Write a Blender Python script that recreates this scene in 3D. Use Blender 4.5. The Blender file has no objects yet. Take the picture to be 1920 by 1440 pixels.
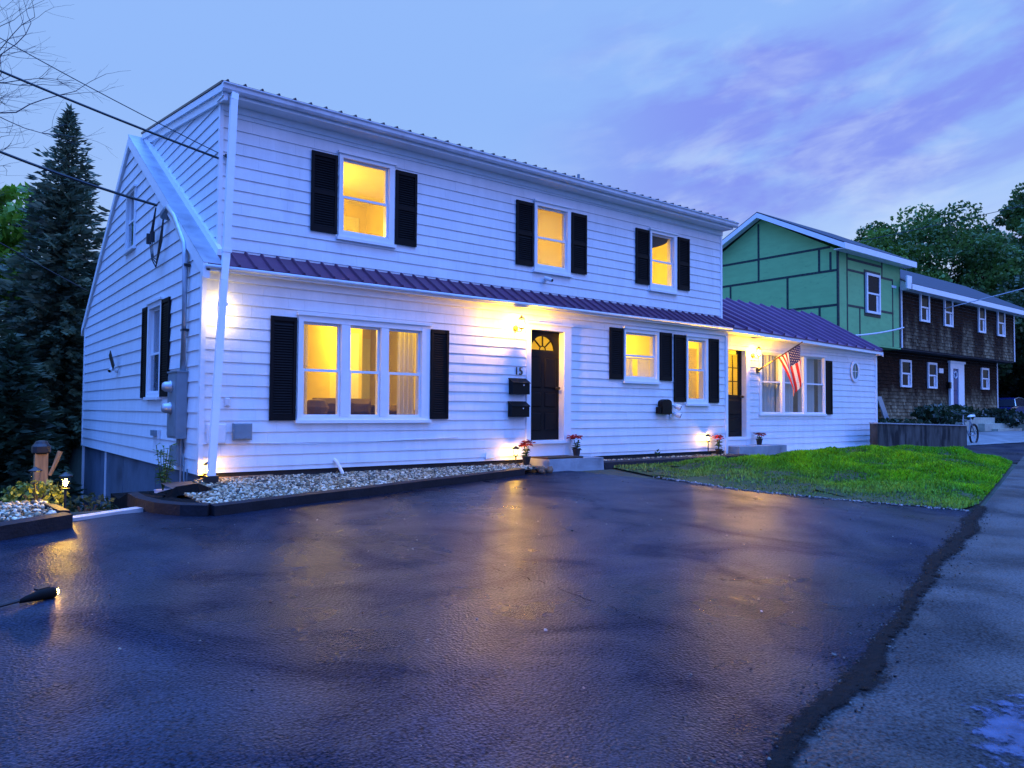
import bpy, math, random
import numpy as np
from mathutils import Vector, Matrix, Euler
R=random.Random(7)
sc=bpy.context.scene; COL=sc.collection
# ------------------------------------------------------------------ helpers
OFF={}
def ncol(c): return (c[0],c[1],c[2],1.0)
class MB:
    """collects faces (with material slot and a colour) of ONE mesh"""
    def __init__(s): s.v=[]; s.f=[]; s.m=[]; s.c=[]
    def face(s,pts,m=0,c=(1,1,1)):
        n=len(s.v); s.v+= [tuple(p) for p in pts]; s.f.append(tuple(range(n,n+len(pts)))); s.m.append(m); s.c.append(c)
    def hexa(s,p,m=0,c=(1,1,1)):
        # p: 8 points, bottom ring 0-3, top ring 4-7
        n=len(s.v); s.v+=[tuple(q) for q in p]
        for f in ((3,2,1,0),(4,5,6,7),(0,1,5,4),(1,2,6,5),(2,3,7,6),(3,0,4,7)):
            s.f.append(tuple(n+i for i in f)); s.m.append(m); s.c.append(c)
    def box(s,x0,x1,y0,y1,z0,z1,m=0,c=(1,1,1)):
        s.hexa([(x0,y0,z0),(x1,y0,z0),(x1,y1,z0),(x0,y1,z0),(x0,y0,z1),(x1,y0,z1),(x1,y1,z1),(x0,y1,z1)],m,c)
    def pbox(s,P,u0,u1,d0,d1,z0,z1,m=0,c=(1,1,1)):
        s.hexa([P(u0,d1,z0),P(u1,d1,z0),P(u1,d0,z0),P(u0,d0,z0),P(u0,d1,z1),P(u1,d1,z1),P(u1,d0,z1),P(u0,d0,z1)],m,c)
    def cham(s,P,u0,u1,d0,d1,z0,z1,b,m=0,c=(1,1,1)):
        """box against a wall whose outer face has chamfered edges"""
        s.pbox(P,u0,u1,d0,d1-b,z0,z1,m,c)
        A=[P(u0,d1-b,z0),P(u1,d1-b,z0),P(u1,d1-b,z1),P(u0,d1-b,z1)]
        B=[P(u0+b,d1,z0+b),P(u1-b,d1,z0+b),P(u1-b,d1,z1-b),P(u0+b,d1,z1-b)]
        for i in range(4): s.face([A[i],A[(i+1)%4],B[(i+1)%4],B[i]],m,c)
        s.face(B,m,c)
    def beam(s,a,b,w,h,up=(0,0,1),m=0,c=(1,1,1)):
        a=Vector(a);b=Vector(b);d=(b-a).normalized();r=d.cross(Vector(up))
        if r.length<1e-4: r=Vector((1,0,0))
        r.normalize();u=r.cross(d)
        q=[]
        for o in (a,b):
            for i,j in ((-1,-1),(1,-1),(1,1),(-1,1)): q.append(o+r*(w/2*i)+u*(h/2*j))
        s.hexa(q,m,c)
    def tube(s,pts,r,n=8,m=0,c=(1,1,1),cap=True):
        pts=[Vector(p) for p in pts]; k=len(pts)
        rr=r if isinstance(r,(list,tuple)) else [r]*k
        base=len(s.v); ref=Vector((0,0,1))
        for i,p in enumerate(pts):
            d=(pts[min(i+1,k-1)]-pts[max(i-1,0)]).normalized()
            a=d.cross(ref)
            if a.length<1e-3: a=d.cross(Vector((1,0,0)))
            a.normalize(); b=d.cross(a)
            for j in range(n):
                t=2*math.pi*j/n; s.v.append(tuple(p+(a*math.cos(t)+b*math.sin(t))*rr[i]))
        for i in range(k-1):
            for j in range(n):
                s.f.append((base+i*n+j,base+i*n+(j+1)%n,base+(i+1)*n+(j+1)%n,base+(i+1)*n+j)); s.m.append(m); s.c.append(c)
        if cap:
            s.f.append(tuple(base+j for j in range(n))[::-1]); s.m.append(m); s.c.append(c)
            s.f.append(tuple(base+(k-1)*n+j for j in range(n))); s.m.append(m); s.c.append(c)
    def lathe(s,o,prof,n=14,m=0,c=(1,1,1),axis=None):
        o=Vector(o); base=len(s.v); k=len(prof)
        ax=Vector(axis).normalized() if axis else Vector((0,0,1))
        a=ax.cross(Vector((0,1,0)));
        if a.length<1e-3: a=Vector((1,0,0))
        a.normalize(); b=ax.cross(a)
        for r,z in prof:
            for j in range(n):
                t=2*math.pi*j/n; s.v.append(tuple(o+ax*z+(a*math.cos(t)+b*math.sin(t))*max(r,1e-4)))
        for i in range(k-1):
            for j in range(n):
                s.f.append((base+i*n+j,base+i*n+(j+1)%n,base+(i+1)*n+(j+1)%n,base+(i+1)*n+j)); s.m.append(m); s.c.append(c)
        s.f.append(tuple(base+j for j in range(n))[::-1]); s.m.append(m); s.c.append(c)
        s.f.append(tuple(base+(k-1)*n+j for j in range(n))); s.m.append(m); s.c.append(c)
    def build(s,name,mats,parent=None,smooth=False):
        off=OFF.get(parent.name,(0,0,0)) if parent else (0,0,0)
        me=bpy.data.meshes.new(name)
        me.from_pydata([(x-off[0],y-off[1],z-off[2]) for x,y,z in s.v],[],s.f)
        return fin(name,me,mats,parent,s.m,s.c,smooth,off)
def fin(name,me,mats,parent,mi,cols,smooth,off=(0,0,0)):
    if not isinstance(mats,(list,tuple)): mats=[mats]
    for m in mats: me.materials.append(m)
    if mi is not None and len(mats)>1: me.polygons.foreach_set('material_index',np.array(mi,dtype=np.int32))
    if cols is not None:
        at=me.color_attributes.new('col','FLOAT_COLOR','CORNER')
        cnt=np.zeros(len(me.polygons),dtype=np.int32); me.polygons.foreach_get('loop_total',cnt)
        a=np.ones((len(me.polygons),4),dtype=np.float32); a[:,:3]=np.array(cols,dtype=np.float32)
        at.data.foreach_set('color',np.repeat(a,cnt,axis=0).ravel())
    if smooth: me.polygons.foreach_set('use_smooth',np.ones(len(me.polygons),dtype=bool))
    me.update()
    o=bpy.data.objects.new(name,me); COL.objects.link(o)
    if parent: o.parent=parent
    OFF[o.name]=off
    return o
def npmesh(name,V,F,mats,parent=None,cols=None,mi=None,smooth=False):
    off=OFF.get(parent.name,(0,0,0)) if parent else (0,0,0)
    V=np.asarray(V,dtype=np.float32)-np.array(off,dtype=np.float32); F=np.asarray(F,dtype=np.int32); k=F.shape[1]
    me=bpy.data.meshes.new(name); me.vertices.add(len(V)); me.vertices.foreach_set('co',V.ravel())
    me.loops.add(F.size); me.loops.foreach_set('vertex_index',F.ravel())
    me.polygons.add(len(F)); me.polygons.foreach_set('loop_start',np.arange(0,F.size,k,dtype=np.int32))
    me.polygons.foreach_set('loop_total',np.full(len(F),k,dtype=np.int32))
    me.update(calc_edges=True); me.validate()
    return fin(name,me,mats,parent,mi,cols,smooth,off)
def tag(o,label=None,cat=None,group=None,kind=None):
    if label: o['label']=label
    if cat: o['category']=cat
    if group: o['group']=group
    if kind: o['kind']=kind
    return o
def thing(name,loc,label,cat,group=None):
    o=bpy.data.objects.new(name,None); COL.objects.link(o); o.location=loc; o.empty_display_size=.2
    OFF[o.name]=tuple(loc); return tag(o,label,cat,group)
def copy_tree(o,parent=None):
    c=o.copy(); COL.objects.link(c); c.parent=parent
    for ch in list(o.children): copy_tree(ch,c)
    return c
# ------------------------------------------------------------------ materials
def mat(name,col,rough=.6,metal=0.,vary=.12,scale=6.,bump=0.,bscale=60.,attr=False,spec=.5,emit=None,estr=0.,stain=None,stretch=None,coat=0.):
    m=bpy.data.materials.new(name); m.use_nodes=True; nt=m.node_tree; N=nt.nodes; L=nt.links
    b=N['Principled BSDF']; b.inputs['Roughness'].default_value=rough; b.inputs['Metallic'].default_value=metal
    b.inputs['Specular IOR Level'].default_value=spec
    if coat: b.inputs['Coat Weight'].default_value=coat
    tc=N.new('ShaderNodeTexCoord'); vec=tc.outputs['Object']
    if stretch:
        mp=N.new('ShaderNodeMapping'); mp.inputs['Scale'].default_value=stretch; L.new(vec,mp.inputs['Vector']); vec=mp.outputs['Vector']
    n=N.new('ShaderNodeTexNoise'); n.inputs['Scale'].default_value=scale; n.inputs['Detail'].default_value=5; L.new(vec,n.inputs['Vector'])
    r=N.new('ShaderNodeMapRange'); r.inputs['From Min'].default_value=.25; r.inputs['From Max'].default_value=.75
    r.inputs['To Min'].default_value=1-vary; r.inputs['To Max'].default_value=1+vary; L.new(n.outputs['Fac'],r.inputs['Value'])
    mx=N.new('ShaderNodeMix'); mx.data_type='RGBA'; mx.blend_type='MULTIPLY'; mx.inputs['Factor'].default_value=1
    mx.inputs['A'].default_value=ncol(col); L.new(r.outputs['Result'],mx.inputs['B'])
    out=mx.outputs['Result']
    if attr:
        a=N.new('ShaderNodeAttribute'); a.attribute_name='col'
        m2=N.new('ShaderNodeMix'); m2.data_type='RGBA'; m2.blend_type='MULTIPLY'; m2.inputs['Factor'].default_value=1
        L.new(out,m2.inputs['A']); L.new(a.outputs['Color'],m2.inputs['B']); out=m2.outputs['Result']
    if stain:
        scol,sscale,lo,hi=stain
        n2=N.new('ShaderNodeTexNoise'); n2.inputs['Scale'].default_value=sscale; n2.inputs['Detail'].default_value=7; L.new(vec,n2.inputs['Vector'])
        r2=N.new('ShaderNodeMapRange'); r2.inputs['From Min'].default_value=lo; r2.inputs['From Max'].default_value=hi; L.new(n2.outputs['Fac'],r2.inputs['Value'])
        m3=N.new('ShaderNodeMix'); m3.data_type='RGBA'; L.new(r2.outputs['Result'],m3.inputs['Factor']); L.new(out,m3.inputs['A']); m3.inputs['B'].default_value=ncol(scol); out=m3.outputs['Result']
    L.new(out,b.inputs['Base Color'])
    if bump:
        n3=N.new('ShaderNodeTexNoise'); n3.inputs['Scale'].default_value=bscale; n3.inputs['Detail'].default_value=4; L.new(vec,n3.inputs['Vector'])
        bp=N.new('ShaderNodeBump'); bp.inputs['Strength'].default_value=bump; bp.inputs['Distance'].default_value=.02; L.new(n3.outputs['Fac'],bp.inputs['Height']); L.new(bp.outputs['Normal'],b.inputs['Normal'])
    if emit:
        b.inputs['Emission Color'].default_value=ncol(emit); b.inputs['Emission Strength'].default_value=estr
    return m
def glass(name,tint=(1,1,1),refl=1.0,rough=.02):
    m=bpy.data.materials.new(name); m.use_nodes=True; nt=m.node_tree; N=nt.nodes; L=nt.links; N.remove(N['Principled BSDF'])
    t=N.new('ShaderNodeBsdfTransparent'); t.inputs['Color'].default_value=ncol(tint)
    g=N.new('ShaderNodeBsdfGlossy'); g.inputs['Roughness'].default_value=rough; g.inputs['Color'].default_value=(refl,refl,refl,1)
    lw=N.new('ShaderNodeLayerWeight'); lw.inputs['Blend'].default_value=.5
    pw=N.new('ShaderNodeMath'); pw.operation='POWER'; L.new(lw.outputs['Facing'],pw.inputs[0]); pw.inputs[1].default_value=5.
    f=N.new('ShaderNodeMath'); f.operation='MULTIPLY_ADD'; L.new(pw.outputs[0],f.inputs[0]); f.inputs[1].default_value=.9; f.inputs[2].default_value=.035
    mx=N.new('ShaderNodeMixShader'); L.new(f.outputs[0],mx.inputs['Fac']); L.new(t.outputs['BSDF'],mx.inputs[1]); L.new(g.outputs['BSDF'],mx.inputs[2])
    L.new(mx.outputs['Shader'],N['Material Output'].inputs['Surface']); return m
def cloth(name,col,alpha=.0,trans=.5):
    m=bpy.data.materials.new(name); m.use_nodes=True; nt=m.node_tree; N=nt.nodes; L=nt.links; N.remove(N['Principled BSDF'])
    d=N.new('ShaderNodeBsdfDiffuse'); d.inputs['Color'].default_value=ncol(col)
    t=N.new('ShaderNodeBsdfTranslucent'); t.inputs['Color'].default_value=ncol(col)
    mx=N.new('ShaderNodeMixShader'); mx.inputs['Fac'].default_value=trans; L.new(d.outputs['BSDF'],mx.inputs[1]); L.new(t.outputs['BSDF'],mx.inputs[2])
    o=mx.outputs['Shader']
    if alpha:
        p=N.new('ShaderNodeBsdfTransparent'); m2=N.new('ShaderNodeMixShader'); m2.inputs['Fac'].default_value=alpha; L.new(o,m2.inputs[1]); L.new(p.outputs['BSDF'],m2.inputs[2]); o=m2.outputs['Shader']
    L.new(o,N['Material Output'].inputs['Surface']); return m
def leafmat(name,col,trans=.3,rough=.55):
    m=bpy.data.materials.new(name); m.use_nodes=True; nt=m.node_tree; N=nt.nodes; L=nt.links; b=N['Principled BSDF']
    b.inputs['Roughness'].default_value=rough; b.inputs['Specular IOR Level'].default_value=.3
    a=N.new('ShaderNodeAttribute'); a.attribute_name='col'
    mx=N.new('ShaderNodeMix'); mx.data_type='RGBA'; mx.blend_type='MULTIPLY'; mx.inputs['Factor'].default_value=1; mx.inputs['A'].default_value=ncol(col); L.new(a.outputs['Color'],mx.inputs['B'])
    L.new(mx.outputs['Result'],b.inputs['Base Color'])
    t=N.new('ShaderNodeBsdfTranslucent'); L.new(mx.outputs['Result'],t.inputs['Color'])
    ms=N.new('ShaderNodeMixShader'); ms.inputs['Fac'].default_value=trans; L.new(b.outputs['BSDF'],ms.inputs[1]); L.new(t.outputs['BSDF'],ms.inputs[2])
    L.new(ms.outputs['Shader'],N['Material Output'].inputs['Surface']); return m
def asphalt(name,col,r0,r1,patch,grain,gscale,wet=.5,seam=0.):
    """paving: fine aggregate, damp patches that change the gloss, repair stains"""
    m=bpy.data.materials.new(name); m.use_nodes=True; nt=m.node_tree; N=nt.nodes; L=nt.links; b=N['Principled BSDF']
    tc=N.new('ShaderNodeTexCoord'); v=tc.outputs['Object']
    def noise(s,d=4,dist=0.):
        n=N.new('ShaderNodeTexNoise'); n.inputs['Scale'].default_value=s; n.inputs['Detail'].default_value=d; n.inputs['Distortion'].default_value=dist; L.new(v,n.inputs['Vector']); return n.outputs['Fac']
    def mr(i,a,c,lo,hi):
        n=N.new('ShaderNodeMapRange'); n.inputs[1].default_value=a; n.inputs[2].default_value=c; n.inputs[3].default_value=lo; n.inputs[4].default_value=hi; L.new(i,n.inputs[0]); return n.outputs[0]
    def mul(a,c):
        n=N.new('ShaderNodeMath'); n.operation='MULTIPLY'; L.new(a,n.inputs[0]); L.new(c,n.inputs[1]); return n.outputs[0]
    big=noise(.42,5,.6); mid=noise(2.2,6,.3); fine=noise(gscale,2); vo=N.new('ShaderNodeTexVoronoi'); vo.inputs['Scale'].default_value=gscale*.8; L.new(v,vo.inputs['Vector'])
    val=mul(mr(big,.35,.65,1-patch,1+patch),mul(mr(mid,.3,.7,.85,1.15),mr(fine,.3,.7,1-grain,1+grain)))
    mx=N.new('ShaderNodeMix'); mx.data_type='RGBA'; mx.blend_type='MULTIPLY'; mx.inputs['Factor'].default_value=1; mx.inputs['A'].default_value=ncol(col); L.new(val,mx.inputs['B'])
    L.new(mx.outputs['Result'],b.inputs['Base Color'])
    rr=N.new('ShaderNodeMath'); rr.operation='ADD'; L.new(mr(big,.38,.64,r0,r1),rr.inputs[0]); L.new(mr(mid,.3,.7,-.05,.06),rr.inputs[1]); L.new(rr.outputs[0],b.inputs['Roughness'])
    pz=noise(.75,6,1.2); L.new(mul(mul(mr(pz,.38,.62,.25,1.7),mr(fine,.3,.7,.45,1.55)),mr(mid,.3,.7,wet*.8,wet*1.2)),b.inputs['Specular IOR Level'])
    ad=N.new('ShaderNodeMath'); ad.operation='ADD'; L.new(vo.outputs['Distance'],ad.inputs[0]); L.new(fine,ad.inputs[1])
    bp=N.new('ShaderNodeBump'); bp.inputs['Strength'].default_value=.5; bp.inputs['Distance'].default_value=.006; L.new(ad.outputs[0],bp.inputs['Height'])
    bp2=N.new('ShaderNodeBump'); bp2.inputs['Strength'].default_value=.04; bp2.inputs['Distance'].default_value=.03; L.new(mid,bp2.inputs['Height']); L.new(bp.outputs['Normal'],bp2.inputs['Normal'])
    L.new(bp2.outputs['Normal'],b.inputs['Normal']); return m
WARM=(1.,.63,.045)
M={}
M['paint']=mat('white_shingle_paint',(.80,.80,.80),.5,vary=.06,scale=3.,bump=.12,bscale=45.,attr=True,stretch=(2.2,2.2,.55),stain=((.56,.56,.53),1.1,.62,.98))
M['trim']=mat('white_trim_paint',(.84,.84,.84),.4,vary=.04,bump=.04)
M['dirtywhite']=mat('weathered_white_metal',(.70,.71,.73),.42,vary=.12,scale=4.,stain=((.35,.36,.4),3.,.58,.8))
M['wallin']=mat('house_back_paint',(.7,.7,.7),.7)
M['purple']=mat('burgundy_ribbed_metal',(.11,.035,.075),.5,vary=.2,scale=3.,bump=.05,bscale=20.,spec=.35,stain=((.05,.02,.05),5.,.6,.85))
M['flash']=mat('grey_roof_flashing',(.42,.43,.46),.4,metal=.3,vary=.2,scale=5.,stain=((.12,.11,.14),2.5,.5,.75))
M['black']=mat('black_shutter_paint',(.006,.006,.007),.55,vary=.2,bump=.05,spec=.12)
M['door']=mat('black_door_paint',(.008,.006,.006),.45,vary=.15,bump=.03,spec=.15)
M['lidm']=mat('black_enamel',(.006,.006,.006),.45,spec=.15)
M['glass']=glass('window_glass',(.97,.98,.97),.45)
M['dglass']=glass('dark_window_glass',(.75,.8,.85),1.0)
M['room']=mat('yellow_room_paint',(.84,.73,.34),.7,vary=.04,scale=2.)
M['ceil']=mat('white_ceiling_paint',(.85,.82,.74),.7,vary=.03)
M['floorin']=mat('brown_floorboard',(.25,.14,.07),.5,vary=.2)
M['sofa']=mat('brown_sofa_cloth',(.10,.06,.045),.9,vary=.2,bump=.2)
M['curtain']=cloth('pale_curtain_cloth',(.62,.58,.52),.0,.45)
M['sheer']=cloth('white_sheer_cloth',(.8,.8,.8),.12,.45)
M['shade']=cloth('cream_roller_shade',(.85,.76,.24),.0,.6)
M['brownc']=mat('dark_brown_valance',(.04,.02,.012),.9)
M['found']=mat('grey_painted_block',(.10,.13,.17),.75,vary=.2,scale=3.,bump=.3,bscale=12.,stain=((.04,.05,.07),1.5,.5,.75))
M['skirt']=mat('dark_foundation',(.02,.02,.024),.85,vary=.3,bump=.3)
M['brick']=mat('tan_brick',(.42,.26,.14),.8,vary=.3,scale=9.,bump=.4,bscale=25.)
M['metalgrey']=mat('grey_meter_enamel',(.22,.27,.30),.45,metal=.2,vary=.1,stain=((.12,.12,.12),6.,.6,.8))
M['galv']=mat('galvanised_conduit',(.5,.53,.56),.38,metal=.6,vary=.15)
M['plasticw']=mat('white_plastic',(.78,.78,.78),.35,vary=.04)
M['blackp']=mat('black_plastic',(.01,.01,.01),.45)
M['wire']=mat('black_cable',(.012,.012,.014),.6)
M['wirew']=mat('painted_cable',(.6,.6,.62),.6)
M['stone']=mat('grey_concrete',(.33,.34,.35),.75,vary=.2,scale=5.,bump=.35,bscale=35.,stain=((.16,.16,.17),2.5,.52,.75))
M['matbrown']=mat('brown_doormat',(.06,.030,.012),.95,bump=.5,bscale=120.)
M['timber']=mat('dark_edging_timber',(.012,.012,.016),.7,vary=.35,scale=5.,bump=.35,bscale=28.,spec=.2)
M['fabric']=mat('black_weed_fabric',(.004,.004,.004),.9,spec=.1,bump=.3,bscale=15.)
M['gravel']=mat('pale_gravel',(1,1,1),.7,vary=.25,scale=30.,attr=True)
M['gbase']=mat('gravel_bed_dirt',(.05,.045,.04),.9,vary=.4,scale=12.)
M['rock']=mat('brown_rock',(.20,.10,.05),.85,vary=.4,scale=14.,bump=.5,bscale=30.)
M['wood']=mat('weathered_post_wood',(.30,.17,.07),.75,vary=.35,scale=5.,stretch=(6,6,.7),bump=.2)
M['ground']=mat('dark_earth',(.035,.04,.022),.95,vary=.4,scale=2.,bump=.6,bscale=8.)
M['drive']=asphalt('sealed_driveway_asphalt',(.010,.014,.026),.27,.41,.38,.9,70.,wet=.115)
M['road']=asphalt('road_asphalt',(.031,.033,.036),.42,.62,.18,.65,60.,wet=.35)
def ragged(name,col,rough,spec,nscale,gain,off,bump=1.):
    m=mat(name,col,rough,vary=.5,scale=12.,bump=bump,bscale=40.,spec=spec); nt=m.node_tree; N=nt.nodes; L=nt.links; b=N['Principled BSDF']
    tc=N.new('ShaderNodeTexCoord'); n=N.new('ShaderNodeTexNoise'); n.inputs['Scale'].default_value=nscale; n.inputs['Detail'].default_value=9; n.inputs['Roughness'].default_value=.65; L.new(tc.outputs['Object'],n.inputs['Vector'])
    a=N.new('ShaderNodeAttribute'); a.attribute_name='col'
    f=N.new('ShaderNodeMath'); f.operation='MULTIPLY_ADD'; L.new(a.outputs['Fac'],f.inputs[0]); f.inputs[1].default_value=gain; L.new(n.outputs['Fac'],f.inputs[2])
    r=N.new('ShaderNodeMapRange'); L.new(f.outputs[0],r.inputs[0]); r.inputs[1].default_value=off; r.inputs[2].default_value=off+.16
    L.new(r.outputs[0],b.inputs['Alpha']); return m
M['crack']=ragged('broken_asphalt_seam',(.006,.006,.006),.85,.12,15.,.40,.60)
M['road_sheen']=ragged('painted_road_sheen',(.062,.076,.125),.6,.2,12.,.6,.70,bump=1.)  # pale bluish tone stands in for light reflected off the road
M['soil']=mat('lawn_soil',(.035,.05,.01),.95,vary=.4,scale=6.,bump=.5,bscale=20.)
M['grass']=leafmat('grass_blade',(1,1,1),.35,.6)
M['path']=mat('pale_walk_concrete',(.38,.38,.38),.8,vary=.15,bump=.2)
M['dirt']=mat('gravel_drive_dirt',(.20,.19,.18),.9,vary=.35,scale=1.5,bump=.5,bscale=30.)
M['green']=mat('green_sheathing_board',(.22,.50,.19),.7,vary=.08,scale=2.,bump=.05,spec=.2,stain=((.15,.38,.15),3.5,.62,.78),stretch=(1,1,3))
M['tape']=mat('black_seam_tape',(.022,.045,.045),.5,vary=.6,scale=14.,spec=.2)
M['brown']=mat('weathered_cedar_shingle',(1,1,1),.9,spec=.15,vary=.3,scale=14.,bump=.3,bscale=50.,attr=True)
M['asph']=mat('dark_asphalt_shingle',(.034,.038,.052),.85,vary=.25,scale=18.,bump=.3,bscale=90.)
M['bluedoor']=mat('blue_door_paint',(.01,.02,.13),.4)
M['needle']=leafmat('spruce_needles',(1,1,1),.15,.6)
M['leaf']=leafmat('broad_leaf',(1,1,1),.3,.5)
M['bark']=mat('dark_bark',(.035,.028,.024),.9,vary=.4,scale=8.,stretch=(3,3,.6),bump=.5)
M['barebark']=mat('bare_branch_bark',(.05,.045,.06),.9)
M['terra']=mat('black_pot_plastic',(.012,.011,.012),.5)
M['red']=leafmat('red_bract',(.55,.025,.012),.25,.5)
M['stem']=leafmat('plant_leaf',(.05,.11,.03),.3,.5)
M['potw']=mat('white_glazed_pot',(.75,.73,.76),.35,vary=.03,stain=((.45,.25,.5),9.,.55,.62))
M['bulb']=mat('sconce_bulb',(.9,.8,.6),.4,emit=(1.,.52,.02),estr=3800.)
M['bulb2']=mat('path_light_bulb',(.9,.8,.6),.4,emit=(1.,.55,.03),estr=420.)
M['bulbw']=mat('downspout_lamp_bulb',(.9,.9,.8),.4,emit=(1.,.72,.16),estr=34.)
M['bulb3']=mat('side_door_bulb',(.9,.8,.6),.4,emit=(1.,.52,.02),estr=3800.)
M['bulb4']=mat('garden_bulb',(.9,.8,.6),.4,emit=(1.,.58,.05),estr=800.)
M['clear']=glass('lamp_glass',(1,.97,.9),.6,.05)
M['bronze']=mat('dark_bronze_metal',(.10,.065,.03),.35,metal=.7,vary=.15)
M['carblue']=mat('navy_car_paint',(.012,.02,.13),.25,spec=.5,coat=.5,vary=.02)
M['carglass']=mat('car_dark_glass',(.004,.007,.018),.25,spec=.04)
M['rubber']=mat('black_rubber',(.012,.012,.013),.8)
M['chrome']=mat('bright_metal',(.6,.62,.65),.25,metal=.9)
M['flagc']=leafmat('flag_cloth',(1,1,1),.35,.75)
# ------------------------------------------------------------------ ground levels
def gz(x,y): return -.5+.045*min(y,0.)
def terrain(x,y):
    h=-.5+.045*min(y,0.)
    if y<-9: h=-.905+.012*(y+9)
    # back yard left of the house drops away behind the paving
    if x<.4:
        e=max(0.,y+1.25+max(0.,(-1.9-x))*.55)
        w=min(1.,(.4-x)/.5)
        h=h-w*min(1.75,e*.42)
    if x>19.7 and y>-.38:
        k=.09*(y+.4)
        if x<24.25: k+=.42
        h+=min(k,.9)
    if y>12: h+=min(1.5,(y-12)*.04)
    return h
def ground():
    xs=sorted(set([-60,-40,-25,-16,-12,-9]+[round(-7+.35*i,3) for i in range(22)]+[round(.75+1.2*i,3) for i in range(16)]+[19.68,19.72,20.5,22,24.22,24.28]+[25+1.5*i for i in range(20)]+[60,75,100,150,260]))
    ys=sorted(set([-260,-120,-60,-30,-18,-13,-11,-9,-7,-5,-4]+[round(-3+.33*i,3) for i in range(16)]+[-.385,-.375]+[3+1.1*i for i in range(12)]+[18,24,32,45,65,100,170,260]))
    V=[(x,y,terrain(x,y)-.02) for y in ys for x in xs]; nx=len(xs)
    F=[(j*nx+i,j*nx+i+1,(j+1)*nx+i+1,(j+1)*nx+i) for j in range(len(ys)-1) for i in range(nx-1)]
    tag(npmesh('ground',V,F,M['ground']),kind='structure')
ground()
def ROAD(x): return -8.83+.275*x
def sheet(name,poly,z,m,kind='structure'):
    mb=MB(); mb.face([(x,y,gz(x,y)+z) for x,y in poly]); return tag(mb.build(name,m),kind=kind)
LAWN=[(7.35,-.62),(7.05,-2.0),(7.1,-3.7),(7.7,-5.1),(8.35,-6.3),(9.3,-6.2),(13.5,-5.05),(18.1,-3.75),(18.6,-2.6),(18.3,-.75),(13.6,-.62)]
mb=MB()
xs=[-16,-8,-4,-2,0,2,4,6,8.35,9.5,13.5,18.4,24,34,48,70]
def dback(x):
    if x<-2.2: return -2.6+(x+2.2)*.55
    if x<8.35: return -.02
    return max(ROAD(x)+.02,-6.3)
for a,b in zip(xs,xs[1:]):
    if a>=8.35:
        if a<18.4: continue
        ya,yb=(-.4,-.4)
    else: ya,yb=dback(a),dback(b)
    if a<-1.9:
        ya=min(ya,-1.9) if a>-3 else ya; yb=min(yb,-1.62)
    elif a<0: ya,yb=-1.62,-.9
    mb.face([(a,ROAD(a),gz(a,ROAD(a))),(b,ROAD(b),gz(b,ROAD(b))),(b,yb,gz(b,yb)),(a,ya,gz(a,ya))])
tag(mb.build('driveway',M['drive']),kind='structure')
mb=MB()
rx=[-40,-12,-6,0,6,12,20,30,45,70,110]
for a,b in zip(rx,rx[1:]):
    za,zb=gz(a,ROAD(a)),gz(b,ROAD(b))
    za,zb=max(za,-1.05),max(zb,-1.05)
    mb.face([(a+1.6,ROAD(a)-6.4,za-.12),(b+1.6,ROAD(b)-6.4,zb-.12),(b,ROAD(b),zb+.004),(a,ROAD(a),za+.004)])
tag(mb.build('road',M['road']),kind='structure')
# torn seam where driveway meets road
def seam():
    r=random.Random(3); n=150; nc=12; V=[];F=[];C=[]
    for i in range(n+1):
        x=-1.6+10.6*i/n; y=ROAD(x)+.03*math.sin(x*1.7)+.02*math.sin(x*4.3+1)
        w=.095+.006*math.sin(x*2.1)+.09*math.exp(-((x-1.1)/.25)**2)+.065*min(1,max(0,(x-2.5)/3))
        off=.10*math.exp(-((x-1.3)/.5)**2)
        for k in range(nc+1): q=(k/nc-.5)*2; V.append((x+q*w*.25,y-off+q*w,gz(x,y)+.009+.012*(1-q*q)))
    for i in range(n):
        for k in range(nc):
            a=i*(nc+1)+k; F.append((a,a+nc+1,a+nc+2,a+1)); q=abs((k+.5)/nc-.5)*2; C.append((1-q,)*3)
    tag(npmesh('seam_strip',V,F,M['crack'],cols=C,smooth=True),kind='structure')
    # loose crumbs
    V=[];F=[];C=[]
    for k in range(900):
        x=r.uniform(-1.3,8.6); y=ROAD(x)+r.gauss(0,.09); s=r.uniform(.003,.010); stone(V,F,C,(x,y,gz(x,y)+.012+s*.3),s,r,[(.012,.012,.013),(.03,.03,.03),(.02,.02,.02),(.10,.10,.09)])
    tag(npmesh('asphalt_rubble',V,F,M['gravel'],cols=C),label='loose crumbs of broken asphalt along the dark driveway seam',cat='rubble',kind='stuff')
ICO=None
def stone(V,F,C,p,s,r,cols):
    global ICO
    if ICO is None:
        t=(1+5**.5)/2; v=[(-1,t,0),(1,t,0),(-1,-t,0),(1,-t,0),(0,-1,t),(0,1,t),(0,-1,-t),(0,1,-t),(t,0,-1),(t,0,1),(-t,0,-1),(-t,0,1)]
        f=[(0,11,5),(0,5,1),(0,1,7),(0,7,10),(0,10,11),(1,5,9),(5,11,4),(11,10,2),(10,7,6),(7,1,8),(3,9,4),(3,4,2),(3,2,6),(3,6,8),(3,8,9),(4,9,5),(2,4,11),(6,2,10),(8,6,7),(9,8,1)]
        ICO=([Vector(a).normalized() for a in v],f)
    e=Euler((r.uniform(0,6),r.uniform(-.5,.5),r.uniform(0,6))).to_matrix(); sx,sy,sz=s*r.uniform(.8,1.5),s*r.uniform(.7,1.1),s*r.uniform(.4,.75)
    n=len(V); c=r.choice(cols); k=r.uniform(.7,1.2); c=(c[0]*k,c[1]*k,c[2]*k)
    for v in ICO[0]:
        q=e@Vector((v.x*sx*r.uniform(.85,1.1),v.y*sy*r.uniform(.85,1.1),v.z*sz)); V.append((p[0]+q.x,p[1]+q.y,p[2]+q.z))
    for f in ICO[1]: F.append((n+f[0],n+f[1],n+f[2])); C.append(c)
seam()
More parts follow.
